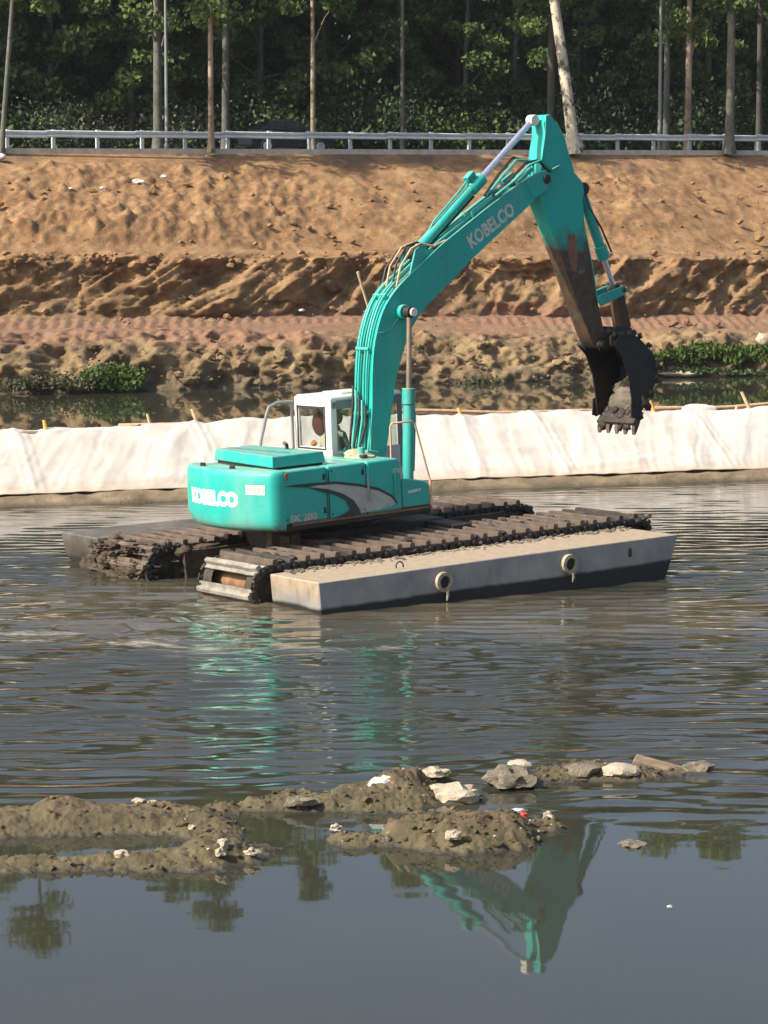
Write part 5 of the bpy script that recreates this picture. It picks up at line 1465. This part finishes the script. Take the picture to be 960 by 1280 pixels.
MB().tube([(6.06, -.34, 2.99), (6.06, .34, 2.99)], .07, 14).tube([(6.86, -.3, 3.16), (6.86, .3, 3.16)], .06, 14).build('bucket_pin', M['dark'], BU)
MB().box((6.45, -.1, 3.05), (.34, .3, .22)).build('pin_boss', simple('muddy_brown_boss', (.17, .11, .08), .9, bump=.5), BU, bevel=.03)

q = random.Random(4); m = MB()
for i in range(46):
    y = q.uniform(-.5, .5); u = q.random(); sz = q.uniform(.04, .13)
    m.lump((6.78 - .16 * u + q.uniform(-.03, .03), y, 1.72 - .34 * u), (sz, sz * 1.4, sz * 1.3), i, .8, 1.8, 2)
for i in range(26):
    k_ = q.randrange(1, len(bs) - 1); sz = q.uniform(.05, .12)
    m.lump((bs[k_][0] + q.uniform(-.06, .02), q.choice((-.5, q.uniform(-.5, .5))), bs[k_][1] + q.uniform(-.1, .1)), (sz, sz * 1.4, sz * 1.5), i + 90, .8, 1.8, 2)
m.build('caked_mud', M['mud_dark'], BU, kind='stuff', ang=None)

# ---- the operator, seated and facing forward
op = thing('person', 'operator in a beige cap and grey shirt seated inside the excavator cab', 'person', ex.matrix_basis @ Vector((0, 0, 0)) if False else (0, 0, 0))
bpy.context.view_layer.update()
HM = Matrix.Translation(OC) @ RC.to_4x4() @ Matrix.Translation(HC) @ Matrix.Rotation(HY, 4, 'Z')
op.matrix_world = HM @ Matrix.Translation((.64, .84, 1.28))
def skin(name, J, E_, mat, root=0):
    me = bpy.data.meshes.new(name); me.from_pydata([j[0] for j in J], E_, []); o = link(name, me, op); me.materials.append(mat)
    m = o.modifiers.new('skin', 'SKIN'); m.use_smooth_shade = True
    for i, j in enumerate(J):
        v = me.skin_vertices[0].data[i]; v.radius = (j[1], j[1] if len(j) < 3 else j[2]); v.use_root = (i == root)
    s = o.modifiers.new('sub', 'SUBSURF'); s.levels = 1; s.render_levels = 1
    return o
skin('body', [((0, 0, .08), .14, .16), ((-.03, 0, .28), .13, .15), ((-.03, 0, .46), .14, .17), ((-.01, 0, .56), .06), ((.0, 0, .64), .055),
              ((-.02, .19, .47), .065), ((.02, .25, .24), .05), ((.26, .22, .14), .04), ((.34, .21, .15), .03),
              ((-.02, -.19, .47), .065), ((.02, -.25, .24), .05), ((.26, -.22, .14), .04), ((.34, -.21, .15), .03)],
     [(0, 1), (1, 2), (2, 3), (3, 4), (2, 5), (5, 6), (6, 7), (7, 8), (2, 9), (9, 10), (10, 11), (11, 12)], M['shirt'])
skin('trousers', [((0, 0, .06), .13), ((.06, .10, .04), .10), ((.46, .13, .06), .075), ((.50, .13, -.34), .055), ((.62, .13, -.38), .04),
                  ((.06, -.10, .04), .10), ((.46, -.13, .06), .075), ((.50, -.13, -.34), .055), ((.62, -.13, -.38), .04)],
     [(0, 1), (1, 2), (2, 3), (3, 4), (0, 5), (5, 6), (6, 7), (7, 8)], M['trousers'])
hd = MB().lump((.02, 0, .75), (.19, .155, .24), 1, .03, 1, 3).lump((.118, 0, .735), (.035, .03, .05), 2, .05, 1, 2).lump((.02, .08, .74), (.04, .02, .06), 3, .05, 1, 2).lump((.02, -.08, .74), (.04, .02, .06), 3, .05, 1, 2).build('head', M['skin'], op)
for y in (-.032, .032): MB().lump((.103, y, .765), (.018, .03, .014), 3, 0, 1, 2).build('eye', M['rubber'], hd)
MB().lump((.108, 0, .69), (.014, .05, .014), 3, 0, 1, 2).build('mouth', M['seat_red'], hd)
MB().lump((.005, 0, .80), (.225, .185, .19), 4, .02, 1, 3, flat=-.1).box((.14, 0, .80), (.13, .14, .012)).build('cap', M['cap'], op)
for s in (-1, 1):                                                    # hands closed on the levers
    hnd = MB().lump((.37, .21 * s, .165), (.09, .05, .075), 5, .05, 1, 2)
    for k in range(4):
        z0 = .195 - .020 * k; l = (.030, .034, .032, .026)[k]
        hnd.tube([(.385, .21 * s - .02 * s, z0), (.385 + l, .21 * s - .032 * s, z0), (.392 + l, .21 * s + .0, z0 - .003), (.385 + l * .5, .21 * s + .018 * s, z0 - .004)], [.0095, .009, .0085, .007], 6)
    hnd.tube([(.36, .21 * s - .02 * s, .19), (.385, .21 * s - .035 * s, .215), (.41, .21 * s - .02 * s, .225)], [.012, .010, .008], 6)
    hnd.build('hand', M['skin'], op)

# ================================================================== AIR
def haze():
    o = MB().box((0, 0, 0), (1500, 1300, 34)).build('haze', bpy.data.materials.new('air'), kind='stuff', smooth=False)
    o.location = (0, 590, 14.0)
    m = o.data.materials[0]; m.use_nodes = True; nt = m.node_tree; nt.nodes.clear()
    out = nt.nodes.new('ShaderNodeOutputMaterial'); v = nt.nodes.new('ShaderNodeVolumePrincipled')
    v.inputs['Color'].default_value = (0.82, 0.88, 0.95, 1); v.inputs['Density'].default_value = 0.00013; v.inputs['Anisotropy'].default_value = 0.2
    nt.links.new(v.outputs[0], out.inputs['Volume'])
haze()
